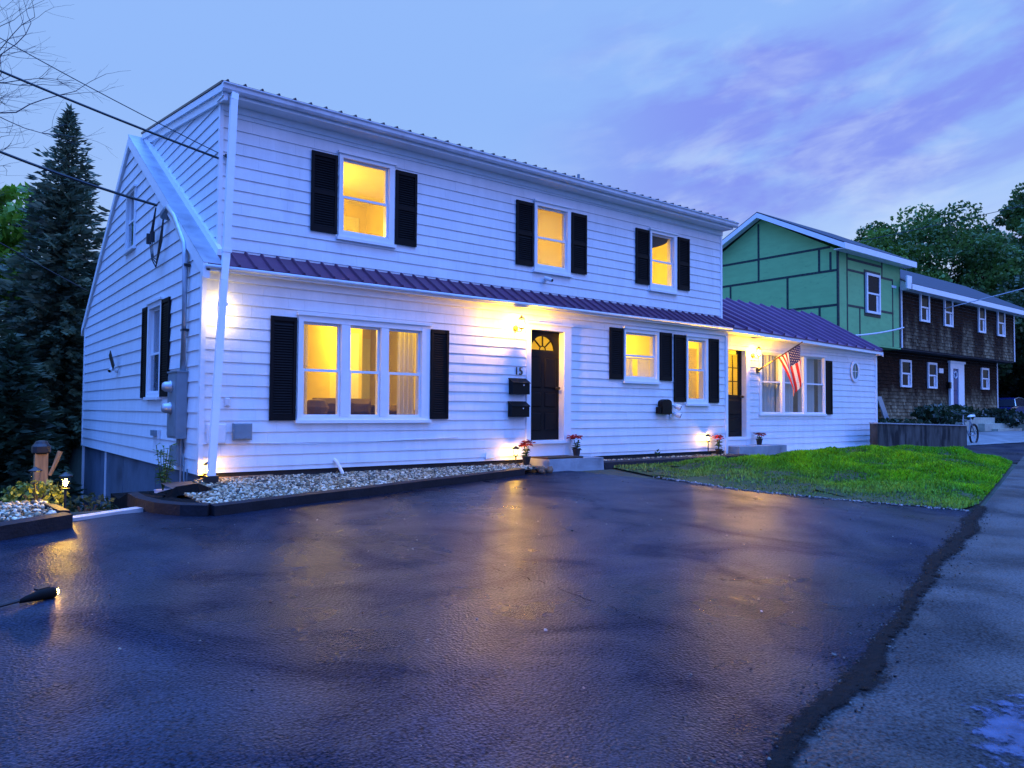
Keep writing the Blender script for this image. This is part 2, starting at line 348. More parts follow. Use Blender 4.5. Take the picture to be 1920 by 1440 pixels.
def crackline(pts,w,seed):
    r=random.Random(seed); P=[]
    for (a,b),(c,d) in zip(pts,pts[1:]):
        for i in range(14): t=i/14; P.append((a+(c-a)*t+r.gauss(0,.012),b+(d-b)*t+r.gauss(0,.012)))
    mb=MB()
    for (a,b),(c,d) in zip(P,P[1:]):
        l=math.hypot(c-a,d-b)+1e-6; nx,ny=-(d-b)/l,(c-a)/l; q=w*r.uniform(.3,1.2)
        if r.random()<.3: continue
        mb.face([(a-nx*q,b-ny*q,gz(a,b)+.004),(c-nx*q,d-ny*q,gz(c,d)+.004),(c+nx*q,d+ny*q,gz(c,d)+.004),(a+nx*q,b+ny*q,gz(a,b)+.004)])
    return tag(mb.build('surface_crack',mat('crack_line',(.004,.004,.005),.9,spec=.05)),kind='structure')
crackline([(0.46, -4.15), (0.7, -5.27), (0.85, -6.16), (0.83, -7.09), (0.87, -7.58), (0.89, -8.05)],0.0035,0)
crackline([(0.85, -5.13), (1.81, -4.94), (2.88, -4.67), (4.2, -4.17)],0.0025,1)
crackline([(2.5, -4.47), (2.46, -4.94)],0.0025,2)
crackline([(0.39, -2.49), (0.48, -3.42)],0.002,3)
# pale patch at the road edge, reflected light painted as colour
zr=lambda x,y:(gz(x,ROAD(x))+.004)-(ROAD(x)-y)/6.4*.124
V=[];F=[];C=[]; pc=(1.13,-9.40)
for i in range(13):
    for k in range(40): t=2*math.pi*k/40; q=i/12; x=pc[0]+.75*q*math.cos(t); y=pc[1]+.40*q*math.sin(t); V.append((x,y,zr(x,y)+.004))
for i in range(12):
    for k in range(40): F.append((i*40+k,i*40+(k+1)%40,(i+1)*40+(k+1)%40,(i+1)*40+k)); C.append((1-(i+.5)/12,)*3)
tag(npmesh('road_patch',V,F,M['road_sheen'],cols=C),kind='structure')
# ------------------------------------------------------------------ main house
PF=lambda u,d,z:(u,-d,z)              # first-floor front
PU=lambda u,d,z:(u,.3-d,z)            # dormer / annex front plane
PG=lambda u,d,z:(-d,u,z)              # left gable (u = y)
PD=lambda u,d,z:(.27-d,u,z)           # dormer side
house=thing('white_house',(5.8,4.9,-.4),'white shingled two-storey house with black shutters and lit yellow windows','house')
def siding(P,zmin,zmax,rng,expo,phase,holes,joint=None,butt=.017,seed=1,mb=None,bm=0,tone=.022,colf=None,m=0,jit=1.):
    """lapped courses of shingles on a wall plane; rng(z)->(u0,u1); holes (u0,u1,z0,z1) left open"""
    r=random.Random(seed); mb=mb or MB()
    k0=math.floor((zmin-phase)/expo)-1; z=phase+k0*expo
    while z<zmax:
        zb,zt=z,z+expo; lo,hi=max(zb,zmin),min(zt,zmax); z=zt
        if hi-lo<.004: continue
        cuts=sorted(set([lo,hi]+[h for q in holes for h in (q[2],q[3]) if lo<h<hi]))
        js=[]
        if joint:
            u=rng(lo)[0]-r.uniform(0,joint)-8
            ua=min(rng(lo)[0],rng(hi)[0]); ub=max(rng(lo)[1],rng(hi)[1]); u=ua
            while u<ub: u+=joint*r.uniform(.5,1.5); js.append((u,r.uniform(-.0012,.0012)*jit,1+r.uniform(-tone,tone)))
        for a,b in zip(cuts,cuts[1:]):
            mz=(a+b)/2; u0,u1=min(rng(a)[0],rng(b)[0]),max(rng(a)[1],rng(b)[1])
            if u1-u0<.005: continue
            iv=[(u0,u1)]
            for h in holes:
                if h[2]<mz<h[3]:
                    nv=[]
                    for p,q in iv:
                        if h[1]<=p or h[0]>=q: nv.append((p,q)); continue
                        if h[0]>p: nv.append((p,h[0]))
                        if h[1]<q: nv.append((h[1],q))
                    iv=nv
            dep=lambda zz:.003+(butt-.003)*(zt-zz)/expo
            def cl(u,zz):
                w=rng(zz); return min(max(u,w[0]),w[1])
            for p,q in iv:
                mb.face([P(cl(p,a),0,a),P(cl(q,a),0,a),P(cl(q,b),0,b),P(cl(p,b),0,b)],bm)
                if not js: segs=[(p,q,0.,1.)]
                else:
                    segs=[];s=p
                    for (ju,jd,jt) in js:
                        if ju<=s: continue
                        e=min(ju,q); segs.append((s,e,jd,jt)); s=e
                        if s>=q-1e-6: break
                g=.0006*jit if js else 0
                for s,e,jd,jt in segs:
                    if e-s<.006: continue
                    s2=s+g if s>p else s; e2=e-g if e<q else e
                    c=(jt,jt,jt) if colf is None else colf((s+e)/2,mz,r)
                    A=[P(cl(s2,a),dep(a)+jd,a),P(cl(e2,a),dep(a)+jd,a),P(cl(e2,b),dep(b)+jd,b),P(cl(s2,b),dep(b)+jd,b)]
                    if (Vector(A[0])-Vector(A[1])).length<.004 and (Vector(A[2])-Vector(A[3])).length<.004: continue
                    mb.face(A,m,c)
                    if abs(a-lo)<1e-6: mb.face([P(cl(s2,a),0,a),P(cl(e2,a),0,a),P(cl(e2,a),dep(a)+jd,a),P(cl(s2,a),dep(a)+jd,a)],m,(.5,.5,.5))  # butt underside coloured darker, painting in the shadow line under each course
                    if js:
                        mb.face([P(cl(e2,a),0,a),P(cl(e2,a),dep(a)+jd,a),P(cl(e2,b),dep(b)+jd,b),P(cl(e2,b),0,b)],m,c)
                        mb.face([P(cl(s2,a),0,a),P(cl(s2,a),dep(a)+jd,a),P(cl(s2,b),dep(b)+jd,b),P(cl(s2,b),0,b)],m,c)
    return mb
def shutter(P,u0,u1,z0,z1,rails,nm='shutter',seed=0):
    mb=MB(); w=.045; d0,d1=.018,.05
    mb.pbox(P,u0,u0+w,d0,d1,z0,z1); mb.pbox(P,u1-w,u1,d0,d1,z0,z1)
    zs=[z0]+[z0+(z1-z0)*q for q in rails]+[z1]
    ed=[]
    for i,z in enumerate(zs):
        h=.09 if i in (0,) else (.065 if i==len(zs)-1 else .075)
        a,b=(z,z+h) if i==0 else ((z-h,z) if i==len(zs)-1 else (z-h/2,z+h/2))
        mb.pbox(P,u0+w,u1-w,d0,d1-.004,a,b); ed.append((a,b))
    mb.pbox(P,u0+w,u1-w,d0-.004,d0+.003,z0,z1)
    for (a0,a1),(b0,b1) in zip(ed,ed[1:]):
        z=a1+.006
        while z<b0-.03:
            mb.face([P(u0+w,d1-.006,z),P(u1-w,d1-.006,z),P(u1-w,d0+.006,z+.034),P(u0+w,d0+.006,z+.034)])
            mb.face([P(u0+w,d1-.006,z),P(u1-w,d1-.006,z),P(u1-w,d1-.008,z+.008),P(u0+w,d1-.008,z+.008)])
            z+=.038
    return mb.build(nm,M['black'],house)
HOLES={'F':[],'U':[],'A':[],'G':[]}
def window(P,key,c0,c1,z0,z1,lights,gz0,gz1,rail,top=.0,glassm=None,sill=.03,depth=.16,lab=None,sash=.035):
    """double-hung window: casing, head trim, sill (window) > sash, pane"""
    g0=lights[0][0]-sash; g1=lights[-1][1]+sash; a0=gz0-sash; a1=gz1+sash
    HOLES[key].append((g0+.004,g1-.004,a0+.004,a1-.004))
    mb=MB(); D=.042
    mb.pbox(P,c0,g0,0,D,z0,z1); mb.pbox(P,g1,c1,0,D,z0,z1)
    mb.pbox(P,g0,g1,0,D-.003,a1,z1); mb.pbox(P,g0,g1,0,D-.003,z0,a0)
    mb.pbox(P,c0-.025,c1+.025,0,D+.03,z1-.005,z1+.035); mb.pbox(P,c0-.03,c1+.03,0,D+sill,z0-.035,z0+.012)
    # jamb lining
    mb.pbox(P,g0-.02,g0+.0035,-depth,.0,a0,a1); mb.pbox(P,g1-.0035,g1+.02,-depth,.0,a0,a1)
    mb.pbox(P,g0+.0035,g1-.0035,-depth,.0,a1-.0035,a1+.02); mb.pbox(P,g0+.0035,g1-.0035,-depth,.0,a0-.02,a0+.0035)
    for (p,q),(p2,q2) in zip(lights,lights[1:]): mb.pbox(P,q+sash,p2-sash,-depth+.01,D-.006,a0+.0035,a1-.0035)
    w=mb.build('window',M['trim'],house)
    if lab: w['label']=lab
    sb=MB(); pb=MB()
    for p,q in lights:
        for (b0,b1,dd) in ((gz0,rail-.02,-.012),(rail+.02,gz1,-.048)):
            e0,e1=p-sash+.004,q+sash-.004
            fb=b0-sash+.004 if b0==gz0 else b0-.036; ft=b1+sash-.004 if b1==gz1 else b1+.036
            sb.pbox(P,e0,p,dd-.016,dd+.016,fb,ft); sb.pbox(P,q,e1,dd-.016,dd+.016,fb,ft)
            sb.pbox(P,p,q,dd-.015,dd+.015,fb,b0); sb.pbox(P,p,q,dd-.015,dd+.015,b1,ft)
            pb.pbox(P,p,q,dd-.003,dd+.003,b0,b1)
    s=sb.build('sash',M['trim'],w); OFF[s.name]=OFF[w.name]
    pb.build('pane',glassm or M['glass'],w)
    return w
def room(P,u0,u1,z0,z1,dn,df,energy,lp=None,nm='room',col=WARM,wallm=None,rad=.12):
    mb=MB(); a,b=-dn,-df
    mb.face([P(u0,b,z0),P(u1,b,z0),P(u1,b,z1),P(u0,b,z1)],0)
    mb.face([P(u0,a,z0),P(u0,b,z0),P(u0,b,z1),P(u0,a,z1)],0); mb.face([P(u1,a,z0),P(u1,b,z0),P(u1,b,z1),P(u1,a,z1)],0)
    mb.face([P(u0,a,z0),P(u1,a,z0),P(u1,b,z0),P(u0,b,z0)],2); mb.face([P(u0,a,z1),P(u1,a,z1),P(u1,b,z1),P(u0,b,z1)],1)
    # baseboard and crown strips
    mb.pbox(P,u0+.01,u1-.01,b+.004,b+.02,z0,z0+.1,1)
    o=mb.build(nm,[wallm or M['room'],M['ceil'],M['floorin']],house)
    if energy:
        l=bpy.data.lights.new('room_light','POINT'); l.energy=energy; l.color=col; l.shadow_soft_size=rad
        lo=bpy.data.objects.new('room_light',l); COL.objects.link(lo); lo.location=lp or P((u0+u1)/2,-(dn+df)/2,z1-.35)
    return o
def innerdoor(P,u0,u1,z0,z1,d,nm='inner_door'):
    mb=MB(); mb.pbox(P,u0-.08,u0,d,d+.02,z0,z1+.08); mb.pbox(P,u1,u1+.08,d,d+.02,z0,z1+.08); mb.pbox(P,u0,u1,d,d+.02,z1,z1+.08)
    mb.pbox(P,u0,u1,d,d+.012,z0,z1)
    w=(u1-u0)
    for a,b in ((.12,.45),(.55,.88)):
        for c,e in ((.08,.45),(.52,.93)):
            mb.pbox(P,u0+w*a,u0+w*b,d+.012,d+.018,z0+(z1-z0)*c,z0+(z1-z0)*e)
    mb.pbox(P,u0+.03,u0+.07,d+.018,d+.05,z0+.98,z0+1.03,1)
    return mb.build(nm,[M['trim'],M['bronze']],house)
def drape(P,u0,u1,z0,z1,d,n,amp,mate,nm,gather=None,par=None):
    mb=MB(); k=n*6
    for i in range(k):
        t0,t1=i/k,(i+1)/k
        def pt(t,z,f):
            u=u0+(u1-u0)*t
            return P(u,d+amp*f*math.sin(t*n*2*math.pi),z)
        mb.face([pt(t0,z0,1.2),pt(t1,z0,1.2),pt(t1,z1,.8),pt(t0,z1,.8)])
    return mb.build(nm,mate,par or house,smooth=True)
# --- windows (measured on the wall planes)
window(PU,'U',2.09,3.08,3.27,4.62,[(2.19,2.95)],3.40,4.52,3.94)
window(PU,'U',6.12,7.05,3.24,4.58,[(6.22,6.93)],3.38,4.47,3.90)
window(PU,'U',9.41,10.30,3.22,4.54,[(9.50,10.17)],3.37,4.44,3.88)
window(PF,'F',1.345,3.61,.375,1.95,[(1.455,2.00),(2.215,2.68),(2.885,3.43)],.47,1.82,1.135,lab='wide triple window with mullions and tied curtains')
window(PF,'F',8.28,9.35,1.165,2.26,[(8.36,9.24)],1.275,2.15,1.71)
window(PF,'F',10.27,11.03,.72,2.23,[(10.36,10.91)],.845,2.13,1.49)
window(PU,'A',13.50,16.62,.505,2.08,[(13.62,14.46),(14.66,15.50),(15.70,16.54)],.56,2.02,1.33,glassm=M['glass'],sill=.02,lab='wide triple window with white curtains, unlit')
window(PG,'G',4.40,5.22,3.52,4.64,[(4.50,5.12)],3.60,4.56,4.08,glassm=M['dglass'],lab='small narrow gable window under the roof peak')
window(PG,'G',2.20,3.15,.72,2.30,[(2.32,3.03)],.83,2.18,1.45,glassm=M['dglass'],lab='narrow window on the left gable wall')
for u0,u1,z0,z1 in ((1.63,2.06,3.31,4.56),(3.105,3.51,3.31,4.555),(5.67,6.09,3.30,4.52),(7.08,7.49,3.31,4.52),(8.95,9.375,3.305,4.505),(10.345,10.745,3.32,4.515)): shutter(PU,u0,u1,z0,z1,[.5])
for u0,u1,z0,z1,rl in ((.93,1.318,.38,1.90,[]),(3.64,3.99,.40,1.90,[]),(7.86,8.245,1.20,2.25,[]),(9.385,9.765,1.215,2.255,[]),(9.85,10.235,.765,2.24,[]),(11.06,11.42,.76,2.23,[])): shutter(PF,u0,u1,z0,z1,rl)
shutter(PU,16.66,16.98,.505,2.0,[])
shutter(PG,3.18,3.54,.72,2.28,[]); shutter(PG,1.70,2.17,.73,2.28,[])
# --- walls
HOLES['F'].append((5.73,6.77,-.05,2.11)); HOLES['A'].append((11.95,13.06,-.12,2.14))
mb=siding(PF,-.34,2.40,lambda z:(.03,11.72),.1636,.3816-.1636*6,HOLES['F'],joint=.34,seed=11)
mb.pbox(PF,-.033,.03,-.06,.033,-.36,2.44,1); mb.pbox(PF,11.69,11.78,-.03,.034,-.5,2.42,1)
mb.build('front_wall',[M['paint'],M['trim']],house)
S=.622; ZE=2.63
def grange(z):
    if z<=ZE: return (.03,9.82)
    return ((z-ZE)/S+.0,2*5.05-(z-ZE)/S-.1+.0)
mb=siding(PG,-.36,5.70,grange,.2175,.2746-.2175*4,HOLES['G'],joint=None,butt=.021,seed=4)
mb.pbox(PG,9.76,9.86,.0,.03,-.36,2.45,1)
mb.build('gable_wall',[M['paint'],M['trim']],house)
# dormer front and side
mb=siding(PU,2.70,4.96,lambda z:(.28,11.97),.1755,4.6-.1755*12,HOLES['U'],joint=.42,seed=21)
DZ=lambda y:5.10+.150*y     # underside line of the dormer roof
def drange(z):
    lo=.30; hi=5.0
    if z<2.6+S*5.05: hi=min(5.0,max(.3,(z-2.66)/S))
    if z>DZ(.3): lo=max(.3,(z-5.10)/.150)
    return (lo,max(lo,hi))
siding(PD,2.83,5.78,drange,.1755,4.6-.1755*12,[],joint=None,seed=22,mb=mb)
mb.pbox(PU,11.93,12.0,.0,.022,2.6,4.96,1); mb.pbox(PU,.245,.30,-.035,.03,2.74,4.95,1)
mb.build('dormer_wall',[M['paint'],M['trim']],house)
# annex front
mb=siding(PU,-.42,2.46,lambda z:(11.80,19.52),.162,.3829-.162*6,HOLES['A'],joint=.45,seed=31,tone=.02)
mb.pbox(PU,19.50,19.60,-.03,.03,-.52,2.46,1)
# the long low board that lifts away from the sill
mb.pbox(PU,13.6,17.4,.0,.03,-.46,-.40,1)
mb.hexa([PU(17.4,.03,-.46),PU(19.5,.03,-.56),PU(19.5,0,-.56),PU(17.4,0,-.46),PU(17.4,.03,-.40),PU(19.5,.03,-.40),PU(19.5,0,-.40),PU(17.4,0,-.40)],1)
mb.build('annex_wall',[M['paint'],M['trim']],house)
# oval window
def oval():
    cu,cz=18.25,1.755
    def ring(a,b,d,n=28): return [PU(cu+a*math.cos(2*math.pi*i/n),d,cz+b*math.sin(2*math.pi*i/n)) for i in range(n)]
    mb=MB(); A=ring(.235,.31,.03);B=ring(.235,.31,.055);C_=ring(.17,.235,.06);D=ring(.17,.235,.03); n=28
    for i in range(n):
        j=(i+1)%n
        for p,q in ((A,B),(B,C_),(C_,D)): mb.face([p[i],p[j],q[j],q[i]])
    mb.pbox(PU,cu-.008,cu+.008,.034,.045,cz-.23,cz+.23); mb.pbox(PU,cu-.165,cu+.165,.034,.044,cz-.008,cz+.008)
    w=mb.build('oval_window',M['trim'],house)
    mb=MB(); mb.face(ring(.17,.235,.032)); mb.build('pane',mat('oval_glass',(.05,.11,.10),.1,vary=.5,scale=8.),w)
oval()
# plain rear and end walls, floors that keep daylight out
mb=MB(); mb.box(0.02,11.75,9.75,9.82,-2.4,2.7); mb.box(11.74,11.79,.02,9.8,-2.4,2.6); mb.box(19.53,19.58,.31,4.6,-1,2.45); mb.box(11.8,19.55,4.55,4.6,-1,2.45)
mb.face([(19.56,.3,2.4),(19.56,4.6,2.4),(19.56,2.45,3.74)]); mb.face([(11.98,.31,2.5),(11.98,5.,2.5),(11.98,5.,5.75),(11.98,.31,5.05)])
mb.face([(11.76,0.1,2.45),(11.76,9.8,2.45),(11.76,5.05,5.7)])
mb.build('end_wall',M['wallin'],house)
# foundation
mb=MB(); mb.box(.03,11.7,.03,.12,-1.2,-.34); mb.box(11.8,19.5,.33,.4,-1.2,-.42); mb.build('foundation',M['skirt'],house)
mb=MB(); mb.box(.03,.12,.03,9.78,-2.6,-.36)
for y in (.2,2.6,5.2,7.6): mb.box(.022,.04,y,y+.03,-2.6,-.37)
mb.build('basement_wall',M['found'],house)
mb=MB(); mb.box(-.01,.05,9.70,9.82,-2.5,-.36); mb.build('corner_board',M['trim'],house)
mb=MB(); mb.box(.0,.028,6.9,6.95,-2.4,-.37); mb.build('basement_trim',M['trim'],house)
mb=MB()
for i in range(3):
    z=-.40-.075*i
    u=0.0+(.06 if i%2 else 0)
    while u<.85:
        mb.pbox(PF,u+.003,u+.195,-.03,.012,z-.066,z); u+=.205
mb.build('brick_footing',M['brick'],house)
# --- roofs
def ribs(mb,f,u0,u1,step,h=.022,w=.035,m=0):
    """raised seams running up the slope; f(u)->(lower point, upper point, normal)"""
    u=u0
    while u<=u1+1e-6:
        a,b,nrm=f(u); a,b,nrm=Vector(a),Vector(b),Vector(nrm).normalized()
        t=(b-a).normalized(); s=t.cross(nrm).normalized()
        A=[];
        for o in (a,b): A.append([o-s*w/2,o-s*w*.22+nrm*h,o+s*w*.22+nrm*h,o+s*w/2])
        for i in range(3): mb.face([A[0][i],A[0][i+1],A[1][i+1],A[1][i]],m)
        mb.face(A[0],m); u+=step
mb=MB(); T=.03; nf=(0,-S,1)
y0=-.17; z0=ZE+S*y0
for xa_,xb_,yb_ in ((.0,.30,5.05),(.30,11.9,.36)):
    mb.hexa([(xa_,y0,z0-T),(xb_,y0,z0-T),(xb_,yb_,ZE+S*yb_-T),(xa_,yb_,ZE+S*yb_-T),(xa_,y0,z0),(xb_,y0,z0),(xb_,yb_,ZE+S*yb_),(xa_,yb_,ZE+S*yb_)])
mb.hexa([(-.05,5.05,ZE+S*5.05-T),(11.9,5.05,ZE+S*5.05-T),(11.9,10.1,2.49-T),(-.05,10.1,2.49-T),(-.05,5.05,ZE+S*5.05),(11.9,5.05,ZE+S*5.05),(11.9,10.1,2.49),(-.05,10.1,2.49)])
ribs(mb,lambda u:((u,y0-.004,z0),(u,.34,ZE+S*.34),nf),.42,11.8,.235,h=.032,w=.045)
mb.build('main_roof',M['purple'],house)
# roof strip left of the dormer: flashing, rake boards
mb=MB()
mb.hexa([(-.06,y0,z0+.002),(.20,y0,z0+.002),(.20,5.1,ZE+S*5.1+.002),(-.06,5.1,ZE+S*5.1+.002),(-.06,y0,z0+.012),(.20,y0,z0+.012),(.20,5.1,ZE+S*5.1+.012),(-.06,5.1,ZE+S*5.1+.012)])
mb.build('roof_flashing',M['flash'],house)
mb=MB()
sl=Vector((0,1,S)).normalized()
mb.hexa([(.19,.10,ZE+S*.10+.012),(.275,.10,ZE+S*.10+.012),(.275,5.05,ZE+S*5.05+.012),(.19,5.05,ZE+S*5.05+.012),(.21,.10,ZE+S*.10+.10),(.275,.10,ZE+S*.10+.10),(.275,5.05,ZE+S*5.05+.10),(.21,5.05,ZE+S*5.05+.10)])
def rake(xa,xb,ya,za,yb,zb,h,m=0):
    mb.hexa([(xa,ya,za-h),(xb,ya,za-h),(xb,yb,zb-h),(xa,yb,zb-h),(xa,ya,za),(xb,ya,za),(xb,yb,zb),(xa,yb,zb)],m)
rake(-.06,.03,y0,z0-.004,5.05,ZE+S*5.05-.004,.20); rake(-.06,.03,5.05,ZE+S*5.05-.032,10.1,2.49-.032,.17)
mb.box(-.02,11.72,y0,y0+.025,z0-.10,z0-.031)     # eave fascia
mb.box(.03,11.70,y0+.025,.0,z0-.085,z0-.06)       # soffit
mb.box(.03,11.70,-.045,-.0,2.33,z0-.085)          # frieze
mb.build('trim_boards',M['trim'],house)
mb=MB(); 
for k in range(8):
    a=math.pi*k/7
mb.tube([(-.03,y0-.02,z0-.045),(11.72,y0-.02,z0-.045)],.03,8); mb.build('eave_drip_edge',M['dirtywhite'],house,smooth=True)
# dormer roof, fascia, gutter
mb=MB(); nd=(0,-.15,1)
DE=lambda x:5.15-.0045*x
def dz(x,y): return DE(x)+.148*y
mb.hexa([(.17,-.04,dz(.17,-.04)-.035),(12.05,-.04,dz(12.05,-.04)-.035),(12.05,5.1,dz(12.05,5.1)-.035),(.17,5.1,dz(.17,5.1)-.035),(.17,-.04,dz(.17,-.04)),(12.05,-.04,dz(12.05,-.04)),(12.05,5.1,dz(12.05,5.1)),(.17,5.1,dz(.17,5.1))])
ribs(mb,lambda u:((u,-.05,dz(u,-.05)),(u,5.1,dz(u,5.1)),nd),.25,12.0,.245,h=.028,w=.04)
mb.build('dormer_roof',mat('dark_ribbed_metal',(.035,.022,.034),.4,vary=.2),house)
mb=MB()
def slab(x0,x1,y0_,y1_,zo,h):   # follows the dormer eave line
    mb.hexa([(x0,y0_,DE(x0)+zo-h),(x1,y0_,DE(x1)+zo-h),(x1,y1_,DE(x1)+zo-h),(x0,y1_,DE(x0)+zo-h),(x0,y0_,DE(x0)+zo),(x1,y0_,DE(x1)+zo),(x1,y1_,DE(x1)+zo),(x0,y1_,DE(x0)+zo)])
slab(.19,12.03,-.01,.02,-.046,.16); slab(.2,12.02,.02,.3,-.185,.02); slab(.27,12.0,.262,.30,-.205,.10)
for off,h,x0,x1 in ((-.045,.10,.18,.26),(-.145,.12,.215,.262)):
    mb.hexa([(x0,-.02,dz(0,-.02)+off-h),(x1,-.02,dz(0,-.02)+off-h),(x1,5.05,dz(0,5.05)+off-h),(x0,5.05,dz(0,5.05)+off-h),(x0,-.02,dz(0,-.02)+off),(x1,-.02,dz(0,-.02)+off),(x1,5.05,dz(0,5.05)+off),(x0,5.05,dz(0,5.05)+off)])
mb.build('dormer_trim',M['trim'],house)
mb=MB(); prof=[(-.012,-.02),(-.02,-.02),(-.02,-.13),(-.075,-.13),(-.10,-.10),(-.105,-.055),(-.13,-.035),(-.13,-.02),(-.118,-.02)]
for (ya,za),(yb,zb) in zip(prof,prof[1:]):
    mb.face([(.17,ya,DE(.17)+za-.03),(12.1,ya,DE(12.1)+za-.03),(12.1,yb,DE(12.1)+zb-.03),(.17,yb,DE(.17)+zb-.03)])
for x in (.17,12.1): mb.face([(x,y,DE(x)+z-.03) for y,z in prof])
mb.build('gutter',M['dirtywhite'],house)
mb=MB(); q=[(.34,-.075,4.98),(.325,-.09,4.88),(.235,-.17,2.62),(.20,-.21,2.30),(.035,-.40,-.36)]
for a,b in zip(q,q[1:]): mb.beam(a,b,.095,.07,(0,-1,0))
mb.beam((.245,-.16,2.75),(.243,-.162,2.70),.12,.095,(0,-1,0)); mb.beam((.2,-.2,2.0),(.197,-.203,1.95),.12,.09,(0,-1,0))
mb.build('downspout',M['trim'],house)
mb=MB(); mb.hexa([(-.06,-.47,-.60),(.10,-.47,-.60),(.10,-.33,-.60),(-.06,-.33,-.60),(-.045,-.47,-.34),(.115,-.47,-.34),(.115,-.33,-.34),(-.045,-.33,-.34)]); mb.build('downspout_boot',M['blackp'],house)
mb=MB(); mb.tube([(10.75,4.0,5.6),(10.75,4.0,6.95)],.04,10); mb.build('vent_pipe',M['metalgrey'],house)
# annex roof: eave line is not quite parallel to the wall
E0=Vector((11.62,-.20,2.53)); E1=Vector((19.66,.12,2.415)); G0=Vector((11.62,2.45,3.84)); G1=Vector((19.72,2.45,3.775))
def ae(u): t=(u-E0.x)/(E1.x-E0.x); return E0.lerp(E1,t)
def ag(u): t=(u-E0.x)/(E1.x-E0.x); return G0.lerp(G1,t)
mb=MB(); n=24
for i in range(n):
    a=E0.x+(E1.x-E0.x)*i/n; b=E0.x+(E1.x-E0.x)*(i+1)/n
    mb.face([ae(a),ae(b),ag(b),ag(a)]); dn=Vector((0,0,-.03)); mb.face([ae(a)+dn,ae(b)+dn,ag(b)+dn,ag(a)+dn]); mb.face([ae(a)+dn,ae(b)+dn,ae(b),ae(a)])
mb.face([E1,G1,G1+dn,E1+dn])
mb.face([G0,G1,(19.72,4.9,2.4),(11.62,4.9,2.4)])
ribs(mb,lambda u:(ae(u)+Vector((0,-.004,0)),ag(u),(0,-.5,1)),11.75,19.62,.56,h=.06,w=.085)
mb.build('annex_roof',mat('purple_ribbed_metal',(.125,.042,.105),.5,spec=.3,vary=.15,scale=2.5,bump=.04),house)
mb=MB()
for i in range(12):
    a=E0.x+.1+(E1.x-E0.x-.1)*i/12; b=E0.x+.1+(E1.x-E0.x-.1)*(i+1)/12
    A,B=ae(a)+Vector((0,.012,-.032)),ae(b)+Vector((0,.012,-.032)); h=Vector((0,0,-.075)); iv=Vector((0,.022,0))
    mb.face([A,B,B+h,A+h]); mb.face([A+iv,B+iv,B+h+iv,A+h+iv]); mb.face([A+h,B+h,B+h+iv,A+h+iv])
    # soffit back to the wall
    sa,sb2=A+h+iv+Vector((0,0,.02)),B+h+iv+Vector((0,0,.02))
    mb.face([sa,sb2,Vector((b,.29,sb2.z-.005)),Vector((a,.29,sa.z-.005))])
mb.pbox(PU,11.80,19.5,.0,.03,2.25,2.40); 
rk=[E1+Vector((.03,.0,-.032)),G1+Vector((.0,0,-.032))]
mb.face([rk[0],rk[1],rk[1]+Vector((0,0,-.14)),rk[0]+Vector((0,0,-.14))])
mb.hexa([E1+Vector((-.12,.02,-.13)),E1+Vector((.03,.02,-.13)),E1+Vector((.03,.2,-.13)),E1+Vector((-.12,.2,-.13)),E1+Vector((-.12,.02,-.035)),E1+Vector((.03,.02,-.035)),E1+Vector((.03,.2,-.035)),E1+Vector((-.12,.2,-.035))])
mb.build('annex_trim',M['trim'],house)
